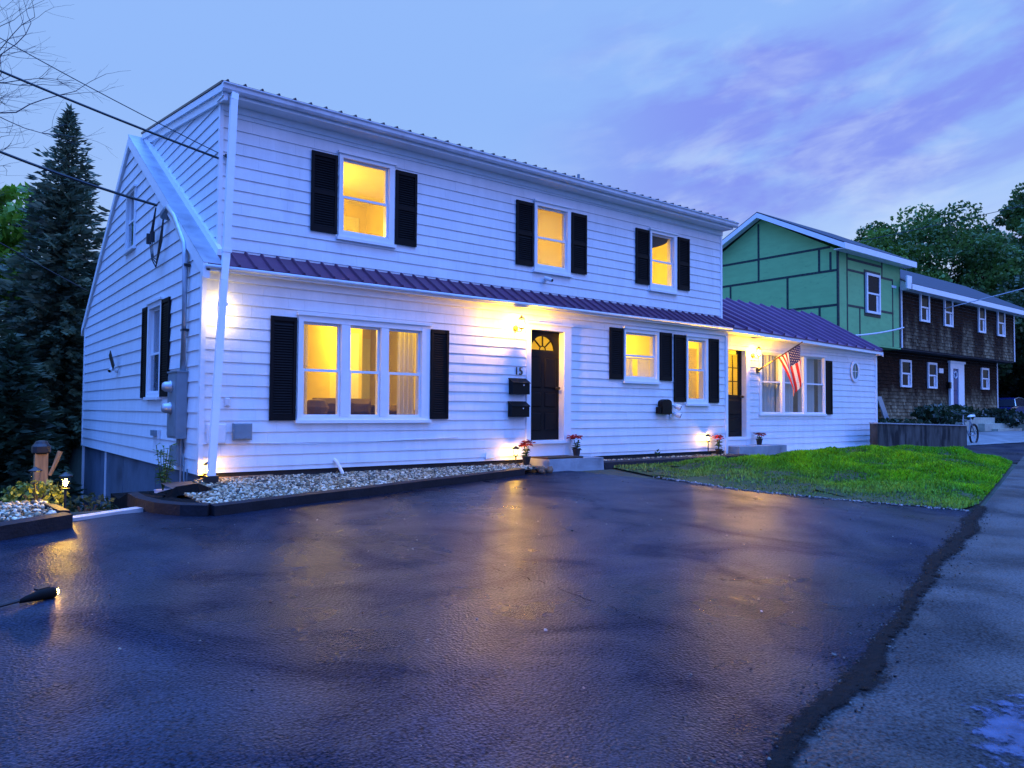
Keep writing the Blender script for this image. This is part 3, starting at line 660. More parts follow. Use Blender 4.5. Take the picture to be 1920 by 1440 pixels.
# --- front door with fanlight
def frontdoor():
    P=PF; dd=-.11; u0,u1,z0,z1=5.80,6.62,0.0,2.06
    mb=MB()
    # casing and deep white jamb
    mb.pbox(P,5.70,5.80,0,.045,-.33,2.17); mb.pbox(P,6.62,6.80,0,.045,-.33,2.17); mb.pbox(P,5.80,6.62,0,.045,2.06,2.17); mb.pbox(P,5.67,6.83,0,.07,2.165,2.20)
    mb.pbox(P,5.77,5.80,-.17,0,0,2.06); mb.pbox(P,6.62,6.65,-.17,0,0,2.06); mb.pbox(P,5.80,6.62,-.17,0,2.06,2.09)
    mb.pbox(P,5.72,6.78,-.17,.10,-.06,-.003); mb.pbox(P,5.80,6.62,0,.04,-.33,-.06)
    fr=mb.build('door_frame',M['trim'],house)
    cu,cz,ro=6.21,1.70,.29
    n=24; mb=MB()
    # leaf front face around the half-round light
    arc=[(cu+ro*math.cos(math.pi*i/n),cz+ro*.92*math.sin(math.pi*i/n)) for i in range(n+1)]
    top=[(u1-(u1-u0)*i/n,z1) for i in range(n+1)]
    for i in range(n): mb.face([P(arc[i][0],dd,arc[i][1]),P(top[i][0],dd,top[i][1]),P(top[i+1][0],dd,top[i+1][1]),P(arc[i+1][0],dd,arc[i+1][1])])
    mb.face([P(u1,dd,cz),P(u1,dd,z1),P(arc[0][0],dd,cz)]); mb.face([P(u0,dd,cz),P(u0,dd,z1),P(arc[n][0],dd,cz)])
    for i in range(n): mb.face([P(arc[i][0],dd,arc[i][1]),P(arc[i+1][0],dd,arc[i+1][1]),P(arc[i+1][0],dd-.04,arc[i+1][1]),P(arc[i][0],dd-.04,arc[i][1])])
    mb.pbox(P,u0,u1,dd-.04,dd,z0,cz-.0)
    for a,b,c,e in ((5.88,6.17,.98,1.56),(6.25,6.54,.98,1.56),(5.88,6.17,.18,.52),(6.25,6.54,.18,.52),(5.88,6.17,.62,.90),(6.25,6.54,.62,.90)):
        mb.cham(P,a,b,dd,dd+.014,c,e,.02)
    # muntins and small centre sun
    for k in (1,2,3): 
        t=math.pi*k/4; a=Vector(P(cu+.07*math.cos(t),dd-.012,cz+.07*math.sin(t))); b=Vector(P(cu+ro*math.cos(t),dd-.012,cz+ro*.92*math.sin(t))); mb.beam(a,b,.02,.022,(0,1,0))
    ar=[P(cu+.075*math.cos(math.pi*i/8),dd-.012,cz+.075*math.sin(math.pi*i/8)) for i in range(9)]; mb.tube(ar,.011,6)
    d=mb.build('front_door',M['door'],house); d['label']='black panelled front door with half-round fanlight'
    mb=MB(); mb.face([P(p[0],dd-.03,p[1]) for p in arc]); mb.build('fanlight',M['glass'],d)
    mb=MB(); mb.lathe(P(6.55,dd+.0,.98),[(.028,0),(.03,.02),(.014,.03),(.014,.05),(.03,.06),(.028,.09),(.0,.10)],12,axis=(0,-1,0)); mb.build('handle',M['bronze'],d)
    room(P,5.3,7.4,-.02,2.35,.17,3.0,30,lp=(6.2,1.3,2.0),nm='hall_interior')
frontdoor()
def annexdoor():
    P=PU; dd=-.10; u0,u1,z0,z1=12.02,12.93,-.05,2.07
    mb=MB(); mb.pbox(P,11.93,12.02,0,.04,-.30,2.16); mb.pbox(P,12.93,13.08,0,.04,-.30,2.16); mb.pbox(P,12.02,12.93,0,.04,2.07,2.16)
    mb.pbox(P,11.99,12.02,-.15,0,-.05,2.07); mb.pbox(P,12.93,12.96,-.15,0,-.05,2.07); mb.pbox(P,12.02,12.93,-.15,0,2.07,2.10); mb.pbox(P,11.95,13.06,-.15,.06,-.12,-.052); mb.pbox(P,12.02,12.93,-.02,.02,-.40,-.12)
    mb.build('door_frame',M['trim'],house)
    mb=MB(); g0,g1,gb,gt=12.14,12.81,.97,1.97
    mb.pbox(P,u0,g0,dd-.04,dd,z0,z1); mb.pbox(P,g1,u1,dd-.04,dd,z0,z1); mb.pbox(P,g0,g1,dd-.04,dd,gt,z1); mb.pbox(P,g0,g1,dd-.04,dd,z0,gb)
    for k in (1,2): mb.pbox(P,g0+(g1-g0)*k/3-.01,g0+(g1-g0)*k/3+.01,dd-.03,dd-.008,gb,gt)
    for k in (1,2): mb.pbox(P,g0,g1,dd-.03,dd-.01,gb+(gt-gb)*k/3-.01,gb+(gt-gb)*k/3+.01)
    for a,b in ((.08,.40),(.48,.86)): mb.cham(P,u0+.13,u1-.13,dd,dd+.014,a,b,.02)
    d=mb.build('annex_door',M['door'],house); d['label']='black half-glazed side door'
    mb=MB(); mb.pbox(P,g0,g1,dd-.028,dd-.022,gb,gt); mb.build('pane',M['glass'],d)
    mb=MB(); mb.lathe(P(12.87,dd,.93),[(.028,0),(.03,.02),(.014,.03),(.014,.05),(.03,.06),(.028,.09),(.0,.10)],12,axis=(0,-1,0)); mb.build('handle',M['bronze'],d)
    room(P,11.85,13.3,-.05,2.3,.16,2.6,42,lp=(12.5,1.8,2.0),nm='entry_interior')
    # house plant standing inside behind the glass
    r=random.Random(5); mb=MB()
    for k in range(46):
        t=r.uniform(0,6.28); h=r.uniform(.9,1.45); l=r.uniform(.08,.17); p=Vector((12.68+r.uniform(-.16,.16),.85+r.uniform(-.12,.12),h)); d1=Vector((math.cos(t),math.sin(t),r.uniform(-.4,.6)))*l; s=d1.cross(Vector((0,0,1)))*.25
        mb.face([p,p+d1*.5+s,p+d1,p+d1*.5-s])
    mb.tube([(12.68,.85,.0),(12.68,.85,1.4)],.012,5); mb.build('house_plant',M['stem'],house)
annexdoor()
# --- rooms behind the lit windows
room(PU,1.25,4.2,2.75,4.80,.17,3.2,95,lp=(2.4,1.9,3.9),nm='bedroom_interior'); innerdoor(PU,3.2,3.95,2.75,4.45,-3.19)
room(PU,5.2,8.0,2.75,4.85,.17,2.4,75,lp=(6.6,1.3,3.7),nm='bedroom_interior')
mb=MB(); mb.pbox(PU,6.17,6.98,-.135,-.13,3.3,4.5); mb.build('roller_shade',M['shade'],house)
room(PU,8.7,11.3,2.75,4.85,.17,2.6,75,lp=(9.9,1.6,3.6),nm='bedroom_interior')
mb=MB(); n=12
for i in range(n):
    t0,t1=i/n,(i+1)/n; zz=lambda t:4.46-.30*(1-t)**.6-.02
    mb.face([PU(9.46+.75*t0,-.14,4.5),PU(9.46+.75*t1,-.14,4.5),PU(9.46+.75*t1,-.14,zz(t1)),PU(9.46+.75*t0,-.14,zz(t0))])
mb.build('valance',M['brownc'],house)
room(PF,.7,4.6,-.05,2.28,.18,4.0,130,lp=(2.25,1.75,2.12),nm='living_interior'); innerdoor(PF,3.85,4.5,-.05,2.0,-3.99)
l=bpy.data.lights.new('room_light','POINT'); l.energy=50; l.color=WARM; l.shadow_soft_size=.1  # extra unseen light added to brighten the room right of the partition
lo=bpy.data.objects.new('room_light',l); COL.objects.link(lo); lo.location=(3.45,1.05,2.1)
mb=MB(); mb.pbox(PF,2.86,2.95,-3.9,-2.2,-.05,2.28); mb.pbox(PF,2.95,3.5,-2.3,-2.2,-.05,2.28,0); mb.build('inner_partition',M['room'],house)
mb=MB(); mb.pbox(PF,2.98,3.42,-2.2,-2.17,-.05,1.98,0); mb.pbox(PF,3.0,3.04,-2.17,-2.15,1.42,1.52,1); mb.pbox(PF,3.0,3.04,-2.17,-2.15,.5,.6,1); mb.build('inner_door',[M['trim'],M['bronze']],house)
def sofa():
    mb=MB(); mb.pbox(PF,1.3,4.0,-1.3,-.5,.0,.42); mb.pbox(PF,1.3,4.0,-1.32,-1.08,.42,.55)
    r=random.Random(2)
    for a,b in ((2.05,2.55),(2.6,3.05),(3.1,3.6)):
        mb.cham(PF,a,b,-1.08,-.85,.42,.42+r.uniform(.20,.32),.09)
    mb.lathe((1.98,.75,.42),[(.05,0),(.17,.05),(.20,.16),(.14,.27),(.03,.3)],12); mb.build('sofa',M['sofa'],house)
sofa()
drape(PF,1.42,1.60,.42,1.86,-.22,3,.035,M['curtain'],'curtain'); drape(PF,3.15,3.48,.42,1.86,-.22,4,.04,M['curtain'],'curtain')
room(PF,7.7,9.65,.3,2.28,.18,2.6,70,lp=(8.9,1.6,2.05),nm='kitchen_interior')
drape(PF,8.35,8.72,1.26,1.66,-.15,4,.02,M['sheer'],'cafe_curtain'); drape(PF,8.88,9.25,1.26,1.66,-.15,4,.02,M['sheer'],'cafe_curtain')
mb=MB(); mb.tube([PF(8.3,-.15,1.67),PF(9.3,-.15,1.67)],.012,6); mb.pbox(PF,8.3,9.3,-.20,-.185,1.2,1.3); mb.lathe(PF(8.8,-.3,1.25),[(.05,0),(.07,.1),(.04,.2),(.03,.28)],10); mb.build('curtain_rod',M['trim'],house)
room(PF,9.9,11.5,.2,2.28,.18,2.2,50,lp=(10.8,1.3,1.95),nm='pantry_interior')
mb=MB(); mb.pbox(PF,10.55,10.98,-.26,-.25,.85,2.0); mb.build('roller_shade',M['shade'],house)
dim=mat('dim_room_paint',(.30,.30,.32),.8)
room(PU,13.4,16.8,-.05,2.2,.17,2.4,3.0,lp=(15.1,2.0,2.0),nm='annex_interior',col=(1.,.9,.72),wallm=dim)  # weak unseen light added inside; the annex room itself is unlit
for a,b in ((13.60,14.38),(14.66,15.25),(15.92,16.3)): drape(PU,a,b,.55,2.04,-.115,5,.022,M['sheer'],'sheer_curtain')
room(PG,4.2,5.4,3.3,4.7,.17,1.5,0,nm='attic_interior',wallm=mat('attic_dim_board',(.2,.13,.07),.8)); drape(PG,4.48,5.14,4.05,4.56,-.2,4,.02,M['curtain'],'curtain')
room(PG,2.0,3.3,.4,2.25,.17,1.2,1.2,lp=(.9,2.6,1.9),nm='side_interior',wallm=mat('side_dim_paint',(.30,.2,.12),.8)); drape(PG,2.34,2.72,.82,2.18,-.2,4,.02,M['curtain'],'curtain')
# ------------------------------------------------------------------ fittings on the house
def sconce(loc,label,bm='bulb'):
    x,y,z=loc; t=thing('wall_lamp',loc,label,'wall lamp','lit wall lamps beside the two doors')
    mb=MB(); mb.lathe((x,y,z-.05),[(.055,0),(.055,.012),(.03,.025)],12,axis=(0,-1,0)); mb.build('back_plate',M['bronze'],t)
    mb=MB(); mb.tube([(x,y-.02,z-.05),(x,y-.06,z-.12),(x,y-.15,z-.13),(x,y-.17,z-.09)],.009,6); mb.tube([(x,y-.02,z-.08),(x-.035,y-.05,z-.14),(x-.05,y-.06,z-.10)],.006,6); mb.build('arm',M['bronze'],t)
    mb=MB(); mb.lathe((x,y-.17,z-.09),[(.02,0),(.045,.012),(.05,.03)],10); mb.lathe((x,y-.17,z+.10),[(.062,0),(.05,.02),(.02,.045),(.008,.07)],10); 
    for k in range(4):
        a=math.pi/4+math.pi/2*k; mb.tube([(x+.047*math.cos(a),y-.17+.047*math.sin(a),z-.06),(x+.058*math.cos(a),y-.17+.058*math.sin(a),z+.10)],.004,5)
    mb.build('lantern_frame',M['bronze'],t)
    mb=MB(); mb.lathe((x,y-.17,z-.055),[(.043,0),(.052,.15)],12); mb.build('glass_shade',M['clear'],t)
    mb=MB(); mb.lathe((x,y-.17,z-.05),[(.006,0),(.022,.02),(.034,.055),(.030,.085),(.012,.11)],10); mb.build('bulb',M[bm],t,smooth=True)
    return t
sconce((5.44,-.03,2.10),'lit bronze lantern left of the front door with fanlight')
sconce((13.22,.27,2.02),'lit lantern above the flag bracket, right of the side door','bulb3')
# house number
def number():
    cu=bpy.data.curves.new('num','FONT'); cu.body='15'; cu.size=.20; cu.extrude=.008; cu.align_x='CENTER'
    to=bpy.data.objects.new('num',cu); COL.objects.link(to); dg=bpy.context.evaluated_depsgraph_get(); dg.update()
    me=bpy.data.meshes.new_from_object(to.evaluated_get(dg)); bpy.data.objects.remove(to)
    me.name='house_number'; me.materials.clear(); me.materials.append(M['bronze'])
    o=bpy.data.objects.new('house_number',me); COL.objects.link(o); o.location=(5.52,-.03,1.205); o.rotation_euler=(math.pi/2,0,0)
    tag(o,'dark metal house number 15 above the two black mailboxes','house number')
number()
def mailbox(x0,x1,z0,z1,label):
    t=thing('mailbox',((x0+x1)/2,-.02,z0),label,'mailbox','black mailboxes by the front door')
    mb=MB(); mb.hexa([PF(x0,.14,z0),PF(x1,.14,z0),PF(x1,.018,z0),PF(x0,.018,z0),PF(x0,.14,z1-.08),PF(x1,.14,z1-.08),PF(x1,.018,z1-.02),PF(x0,.018,z1-.02)]); mb.build('box',M['lidm'],t)
    mb=MB(); mb.hexa([PF(x0-.01,.155,z1-.10),PF(x1+.01,.155,z1-.10),PF(x1+.01,.016,z1-.018),PF(x0-.01,.016,z1-.018),PF(x0-.01,.155,z1-.085),PF(x1+.01,.155,z1-.085),PF(x1+.01,.016,z1),PF(x0-.01,.016,z1)]); mb.build('lid',M['lidm'],t)
    mb=MB(); mb.lathe(PF((x0+x1)/2+.05,.145,z1-.13),[(.014,0),(.014,.006)],10,axis=(0,-1,0)); mb.build('lock',M['chrome'],t)
    return t
mailbox(5.30,5.69,.845,1.14,'upper black mailbox below the number 15')
mailbox(5.285,5.685,.435,.72,'lower black mailbox left of the front door')
def archbox():
    t=thing('mailbox',(9.47,-.02,.50),'black arched-top mailbox under the narrow window','mailbox')
    mb=MB(); n=10; u0,u1=9.335,9.635; pts=[(u0,.50),(u1,.50)]+[( (u0+u1)/2+.15*math.cos(math.pi*i/n), .74+.075*math.sin(math.pi*i/n)) for i in range(n+1)]
    for d in (.02,.15): mb.face([PF(u,d,z) for u,z in pts])
    for i in range(len(pts)):
        a,b=pts[i],pts[(i+1)%len(pts)]; mb.face([PF(a[0],.02,a[1]),PF(b[0],.02,b[1]),PF(b[0],.15,b[1]),PF(a[0],.15,a[1])])
    mb.build('box',M['lidm'],t)
    mb=MB(); mb.pbox(PF,9.265,9.335,.02,.13,.51,.65); mb.tube([PF(9.265,.08,.52),PF(9.65,.08,.495)],.014,6); mb.build('newspaper_holder',M['lidm'],t)
archbox()
def flood():
    t=thing('flood_light',(9.83,-.02,.57),'white twin-head floodlight right of the arched mailbox','floodlight')
    mb=MB(); mb.pbox(PF,9.70,9.80,.018,.05,.42,.78); mb.build('back_plate',M['plasticw'],t)
    for z in (.67,.50):
        mb=MB(); a=Vector(PF(9.75,.05,z+.03)); b=Vector(PF(9.86,.20,z-.04)); mb.tube([a,a.lerp(b,.25),a.lerp(b,.3),b],[.022,.025,.05,.07],10); h=mb.build('lamp_head',M['plasticw'],t,smooth=False)
        mb=MB(); mb.tube([b,b+(b-a)*.05],.055,10); mb.build('lens',M['blackp'],h)
flood()
def camera_unit(loc,P,dirv,label):
    t=thing('security_camera',loc,label,'security camera')
    o=Vector(loc); d=Vector(dirv).normalized()
    mb=MB(); mb.tube([o,o+Vector(P)*.03],.04,12); mb.tube([o+Vector(P)*.03,o+Vector(P)*.09+Vector((0,0,.02))],.014,8); mb.build('bracket',M['plasticw'],t)
    c=o+Vector(P)*.09+Vector((0,0,.03)); mb=MB(); mb.tube([c-d*.06,c+d*.12],.036,12); mb.build('housing',M['plasticw'],t,smooth=False)
    mb=MB(); mb.tube([c+d*.12,c+d*.125],.028,12); mb.build('lens',M['blackp'],t)
    return t
camera_unit((6.38,.28,3.06),(0,-1,0),(.25,-.9,-.35),'small white security camera under the middle upstairs window')
tc_=camera_unit((-.02,5.75,1.28),(-1,0,0),(-.5,-.7,-.35),'white security camera with slim solar panel on left gable wall')
mb=MB(); mb.beam((-.12,5.55,1.33),(-.16,5.75,1.62),.16,.015,(-1,0,0)); mb.build('solar_panel',M['blackp'],tc_)
# electric service: conduit, weatherhead, meter cabinet
t=thing('electric_meter',(0,.95,0.1),'grey two-meter electric cabinet with conduit mast on gable wall','electric meter')
mb=MB(); mb.box(-.165,-.02,.63,1.12,.115,1.07); mb.box(-.175,-.165,.66,1.10,.15,1.02); mb.box(-.18,-.02,.61,1.14,1.065,1.085); mb.build('cabinet',M['metalgrey'],t)
for z in (.86,.55):
    mb=MB(); mb.lathe((-.165,.90,z),[(.085,0),(.09,.03),(.075,.04),(.07,.10),(.05,.13),(0.001,.135)],14,axis=(-1,0,0)); mb.build('meter_dial',glass('meter_glass',(.7,.75,.8),1.,.1) if False else M['galv'],t,smooth=True)
mb=MB(); mb.tube([(-.07,.70,1.08),(-.07,.70,2.75),(-.07,.78,2.95),(-.07,1.35,3.45),(-.07,1.75,3.68),(-.07,1.90,3.66)],.045,10); mb.build('conduit',M['galv'],t,smooth=True)
for zz_ in (1.66,2.60):
    mb=MB(); mb.box(-.10,-.015,.63,.77,zz_,zz_+.03); mb.build('conduit_strap',M['blackp'],t)
mb=MB(); mb.tube([(-.07,1.86,3.68),(-.07,1.98,3.62),(-.07,2.02,3.56)],[.05,.075,.06],10); mb.build('weatherhead',M['metalgrey'],t)
mb=MB()
for k,(yy,zz) in enumerate(((2.28,3.10),(2.42,3.02),(2.6,3.12))):
    mb.tube([(-.08,2.02,3.58),(-.10,2.0+.08*k,3.2),(-.11,2.22+.05*k,2.92-.05*k),(-.11,2.5+.06*k,3.0),(-.11,2.62+.1*k,3.35),(-.10,2.46,3.82)],.011,5)
for yy,zz in ((2.62,3.37),(2.86,3.38)): mb.tube([(-.11,yy,zz-.09),(-.11,yy,zz+.08)],.04,8)
mb.build('drop_loop',M['wire'],t)
mb=MB(); mb.box(-.12,-.02,.76,1.16,-.28,.0); mb.tube([(-.06,.74,.12),(-.06,.74,-.75)],.016,6); mb.box(-.09,-.02,.80,.90,-.02,.12); mb.tube([(-.05,.66,-.1),(-.05,.58,-.5),(-.05,.50,-.62),(-.05,.44,-.45),(-.05,.43,-.3)],.012,6); mb.build('lower_box',M['metalgrey'],t)
mb=MB(); mb.box(-.07,-.018,2.38,2.62,.10,.19); tag(mb.build('outlet_box',M['metalgrey']),'small dark weathered outlet box under the gable window','outlet box')
mb=MB(); mb.box(-.05,-.018,2.15,2.24,.06,.20); tag(mb.build('hose_tap',M['dirtywhite']),'small white wall tap right of the dark outlet box','tap')
def jbox(x0,x1,z0,z1,d,m,label):
    t=thing('junction_box',((x0+x1)/2,-.02,z0),label,'junction box')
    mb=MB(); mb.cham(PF,x0,x1,.016,d,z0,z1,.012); mb.build('box',m,t)
    mb=MB(); mb.pbox(PF,x0+.02,x1-.02,d,d+.006,z0+.02,z1-.02); mb.build('cover',m,t); return t
jbox(.415,.675,.11,.345,.09,M['metalgrey'],'square grey-green junction box low on wall beside the big window')
jbox(.30,.375,.58,.70,.05,M['dirtywhite'],'tiny pale box above the grey junction box')
jbox(.07,.33,.06,.34,.05,M['plasticw'],'white outlet cover half hidden behind the white downspout')
mb=MB(); mb.tube([PF(.02,.03,.065),PF(.9,.03,.055),PF(1.5,.03,.035),PF(2.2,.03,.04),PF(3.2,.035,.06),PF(4.2,.03,.085)],.007,5); tag(mb.build('wall_cable',M['wirew']),'thin painted cable running along the siding below the big window','cable')
mb=MB(); mb.tube([(1.95,-.02,-.21),(1.97,-.07,-.25),(2.05,-.16,-.46)],.026,8); tag(mb.build('drain_pipe',M['plasticw']),'short white drain pipe slanting from siding into the gravel','drain pipe')
mb=MB(); mb.hexa([PF(4.78,.05,-.30),PF(4.98,.05,-.28),PF(4.98,.016,-.28),PF(4.78,.016,-.30),PF(4.80,.03,-.20),PF(4.92,.03,-.235),PF(4.92,.016,-.235),PF(4.80,.016,-.20)]); tag(mb.build('vent_cover',M['plasticw']),'small white vent cover low on siding left of the potted flower','vent cover')
# corner lamp hidden behind the downspout
t=thing('corner_lamp',(.22,-.02,1.9),'small bright lamp on siding behind the white downspout','wall lamp')
mb=MB(); mb.pbox(PF,.185,.26,.018,.05,1.86,2.0); mb.build('back_plate',M['plasticw'],t)
mb=MB(); mb.tube([PF(.222,.05,1.93),PF(.222,.135,1.93)],.012,6); mb.build('arm',M['plasticw'],t)
mb=MB(); mb.lathe(PF(.222,.135,1.66),[(.012,0),(.026,.02),(.026,.40),(.012,.42)],10); mb.build('bulb',M['bulbw'],t,smooth=True)
# ------------------------------------------------------------------ overhead cables
def cable(pts,r,label,sag=.0,n=14,m='wire',name='overhead_cable'):
    a,b=Vector(pts[0]),Vector(pts[1]); P=[]
    for i in range(n+1):
        t=i/n; p=a.lerp(b,t); p.z-=sag*4*t*(1-t); P.append(p)
    mb=MB(); mb.tube(P,r,6); return tag(mb.build(name,M[m]),label,'cable')
cable([(-6.2,3.4,6.9),(.27,.29,4.13)],.017,'upper black overhead cable ending at the dormer corner',.12)
cable([(-4.3,3.2,7.1),(.34,.26,4.17)],.007,'thin grey overhead wire above the thick cables',.10)
cable([(-6.2,4.4,6.35),(-.08,2.46,3.86)],.022,'thick twisted service cable crossing the spruce to the gable',.28)
cable([(-6.2,6.5,6.3),(-.03,9.4,3.3)],.012,'lowest slack wire passing behind the spruce top',.15)
mb=MB(); mb.tube([PU(.36,.03,4.17),PU(.37,.05,4.10),PU(.38,.045,3.9)],.014,5); mb.tube([PU(.34,.02,4.2),PU(.34,.09,4.15)],.02,6); tag(mb.build('cable_hook',M['wire']),'dark wire hook on the dormer siding beside the downspout','hook')
# ------------------------------------------------------------------ step, mat, rocks, walk
t=thing('door_step',(6.42,-.31,gz(6,-.4)),'grey concrete slab step below the front door','step')
mb=MB(); mb.hexa([(5.74,-.64,-.56),(7.10,-.64,-.56),(7.10,-.005,-.56),(5.74,-.005,-.56),(5.75,-.63,-.315),(7.09,-.63,-.315),(7.09,-.005,-.315),(5.75,-.005,-.315)]); mb.build('slab',M['stone'],t)
mb=MB(); mb.box(5.76,6.62,-.58,-.10,-.3145,-.285); tag(mb.build('doormat',M['matbrown']),'brown doormat lying on the concrete front step','doormat')
V=[];F=[];C=[]; r=random.Random(9)
def rockpile():
    for k,(x,y,s) in enumerate(((5.52,-.66,.10),(5.66,-.74,.09),(5.60,-.5,.08),(5.44,-.78,.07),(5.72,-.62,.07))):
        V=[];F=[];C=[]; stone(V,F,C,(x,y,gz(x,y)+s*.5),s,random.Random(40+k),[(1,1,1)])
        tag(npmesh('rock',V,F,M['rock']),'brown rock in the small heap left of the front step','rock','rocks heaped beside the step')
rockpile()
t=thing('side_step',(12.9,0,-.5),'low concrete landing below the side door','step')
mb=MB(); mb.box(11.80,13.75,-.32,.28,-.56,-.25); mb.build('slab',M['stone'],t)
mb=MB(); mb.face([(13.76,-.55,gz(0,-.55)+.03),(17.6,-.6,gz(0,-.6)+.03),(17.6,.25,-.46),(13.76,.25,-.46)]); tag(mb.build('path',M['path']),kind='structure')
# ------------------------------------------------------------------ gravel beds and edging
def edging(pts,h,w,label,z0=None):
    mb=MB(); P=[Vector((x,y,0)) for x,y in pts]; n=len(P); L_=[];R_=[]
    for i in range(n):
        d=(P[min(i+1,n-1)]-P[max(i-1,0)]).normalized(); s=Vector((-d.y,d.x,0)); L_.append(P[i]+s*w/2); R_.append(P[i]-s*w/2)
    def zz(v,k): return (v.x,v.y,gz(v.x,v.y)+k)
    for i in range(n-1):
        a,b,c,d=L_[i],L_[i+1],R_[i+1],R_[i]
        mb.hexa([zz(a,-.03),zz(b,-.03),zz(c,-.03),zz(d,-.03),zz(a,h),zz(b,h),zz(c,h-.012),zz(d,h-.012)])
    return tag(mb.build('garden_edging',M['timber']),label,'edging')
EY=lambda x:-2.31+.272*(x+.52)
edging([(-1.05,-1.12),(-1.04,-1.5),(-.94,-1.88),(-.76,-2.14),(-.53,-2.29)],.13,.10,'short curved dark edging round the corner planter')
edging([(-.50,EY(-.5))]+[(x,EY(x)+.01*math.sin(x*3)) for x in np.arange(.2,5.6,.6)],.12,.10,'long straight dark edging between gravel strip and driveway')
edging([(-6.5,-5.0),(-4.5,-3.85),(-3.0,-2.98),(-1.84,-2.30)],.14,.12,'dark timber edging of the separate left gravel bed')
edging([(-1.86,-2.2),(-1.93,-1.72)],.15,.10,'short end board closing the left gravel bed')
mb=MB(); mb.hexa([(-1.84,-2.06,-.62),(-1.02,-1.66,-.60),(-1.05,-1.50,-.60),(-1.87,-1.90,-.62),(-1.84,-2.06,-.56),(-1.02,-1.66,-.545),(-1.05,-1.50,-.545),(-1.87,-1.90,-.56)]); tag(mb.build('concrete_kerb',M['path']),'pale concrete kerb between the two gravel beds','kerb')
GC=[(.42,.36,.22),(.52,.45,.29),(.27,.21,.11),(.09,.07,.04),(.62,.55,.38),(.22,.16,.07),(.04,.035,.025),(.12,.10,.06)]
def bed(name,label,inside,n,zf,smin,smax,seed,box):
    r=random.Random(seed); V=[];F=[];C=[]; k=0
    while k<n:
        x=r.uniform(box[0],box[1]); y=r.uniform(box[2],box[3])
        if not inside(x,y): continue
        k+=1; s=r.uniform(smin,smax); stone(V,F,C,(x,y,zf(x,y)+r.uniform(-.01,.012)),s,r,GC)
    return tag(npmesh(name,V,F,M['gravel'],cols=C),label,'gravel',kind='stuff')
def bz(x,y):
    e=EY(x); t=min(1,max(0,(y-e)/(-e+.01))); return (gz(x,e)+.085)*(1-t)+(-.425+.0*x)*t
bed('gravel','pale river gravel strip between white siding and dark edging',lambda x,y:y>EY(x)+.05 and not(x>5.45 and y<-.2) and not(x<-.1 and y>-1.2),8200,bz,.014,.032,1,(-.5,5.72,-2.3,-.03))
mb=MB()
for a in np.arange(-.5,5.7,.31):
    b=min(a+.31,5.72); mb.face([(a,EY(a)+.03,bz(a,EY(a)+.03)-.012),(b,EY(b)+.03,bz(b,EY(b)+.03)-.012),(b,0,bz(b,0)-.012),(a,0,bz(a,0)-.012)])
tag(mb.build('gravel_bed_ground',M['gbase']),kind='structure')
bed('gravel','thin gravel strip under the siding right of the front step',lambda x,y:True,900,lambda x,y:-.43+.02*(y+.3),.014,.028,2,(7.12,11.75,-.42,-.02))
bed('gravel','pale gravel in the separate bed at the left edge of the driveway',lambda x,y:y>-2.30+(x+1.84)*.585+.07,3600,lambda x,y:gz(x,y)+.115,.018,.036,3,(-5.2,-1.92,-4.0,-1.35))
mb=MB(); mb.face([(-6.4,-4.9,gz(0,-4.9)+.10),(-1.88,-2.24,gz(0,-2.24)+.10),(-1.95,-1.3,-.46),(-6.4,-1.3,-.46)]); mb.face([(-1.95,-1.3,-.46),(-6.4,-1.3,-.46),(-6.4,-1.3,-1.2),(-1.95,-1.3,-1.2)]); mb.face([(-1.88,-2.24,-.50),(-1.95,-1.3,-.46),(-1.95,-1.3,-1.2),(-1.88,-2.24,-.7)]); tag(mb.build('gravel_bed_ground',M['gbase']),kind='structure')
# dark strip of mulch between thin gravel and lawn
mb=MB(); mb.hexa([(7.12,-.66,-.56),(11.8,-.60,-.56),(11.8,-.42,-.56),(7.12,-.44,-.56),(7.12,-.62,-.42),(11.8,-.58,-.42),(11.8,-.44,-.40),(7.12,-.46,-.40)]); tag(mb.build('garden_edging',M['timber']),'low dark edging between thin gravel strip and lawn','edging')
# planter at the corner, black fabric
def planter():
    r=random.Random(8); poly=[(-1.0,-1.15),(-.98,-1.5),(-.88,-1.86),(-.70,-2.1),(-.42,-2.2),(-.12,-1.3),(0.03,-.45),(.03,.75),(-.95,.75)]
    cx,cy=-.5,-.6; mb=MB(); n=5; rings=[]
    for k in range(n+1):
        t=k/n; ring=[]
        for (x,y),(x2,y2) in zip(poly,poly[1:]+poly[:1]):
            for q in (0,.33,.66):
                a,b=x+(x2-x)*q,y+(y2-y)*q; px,py=cx+(a-cx)*(1-t),cy+(b-cy)*(1-t)
                z=-.52+.02*math.sin(px*9+py*4)+r.uniform(-.012,.02)-(.10 if py>-.2 else 0); ring.append((px,py,z))
        rings.append(ring)
    for A,B in zip(rings,rings[1:]):
        for i in range(len(A)): j=(i+1)%len(A); mb.face([A[i],A[j],B[j],B[i]])
    low=[(x,y,-1.4) for x,y,_ in rings[0]]
    for i in range(len(low)): j=(i+1)%len(low); mb.face([low[i],low[j],rings[0][j],rings[0][i]])
    tag(mb.build('corner_planter',M['fabric']),'dark fabric-covered planting corner inside the curved edging','planter')
planter()
mb=MB(); r=random.Random(2)
pts=[(-.72,-1.2,-.47),(-.55,-1.0,-.40),(-.33,-1.12,-.36),(-.18,-1.0,-.42),(-.05,-.75,-.47)]
for (a,b) in zip(pts,pts[1:]): mb.face([(a[0],a[1]-.1,a[2]-.1),(b[0],b[1]-.1,b[2]-.1),b,a]); mb.face([a,b,(b[0],b[1]+.3,b[2]-.12),(a[0],a[1]+.3,a[2]-.12)])
tag(mb.build('fabric_sheet',M['fabric']),'rumpled black fabric sheet in the corner planter','fabric sheet')
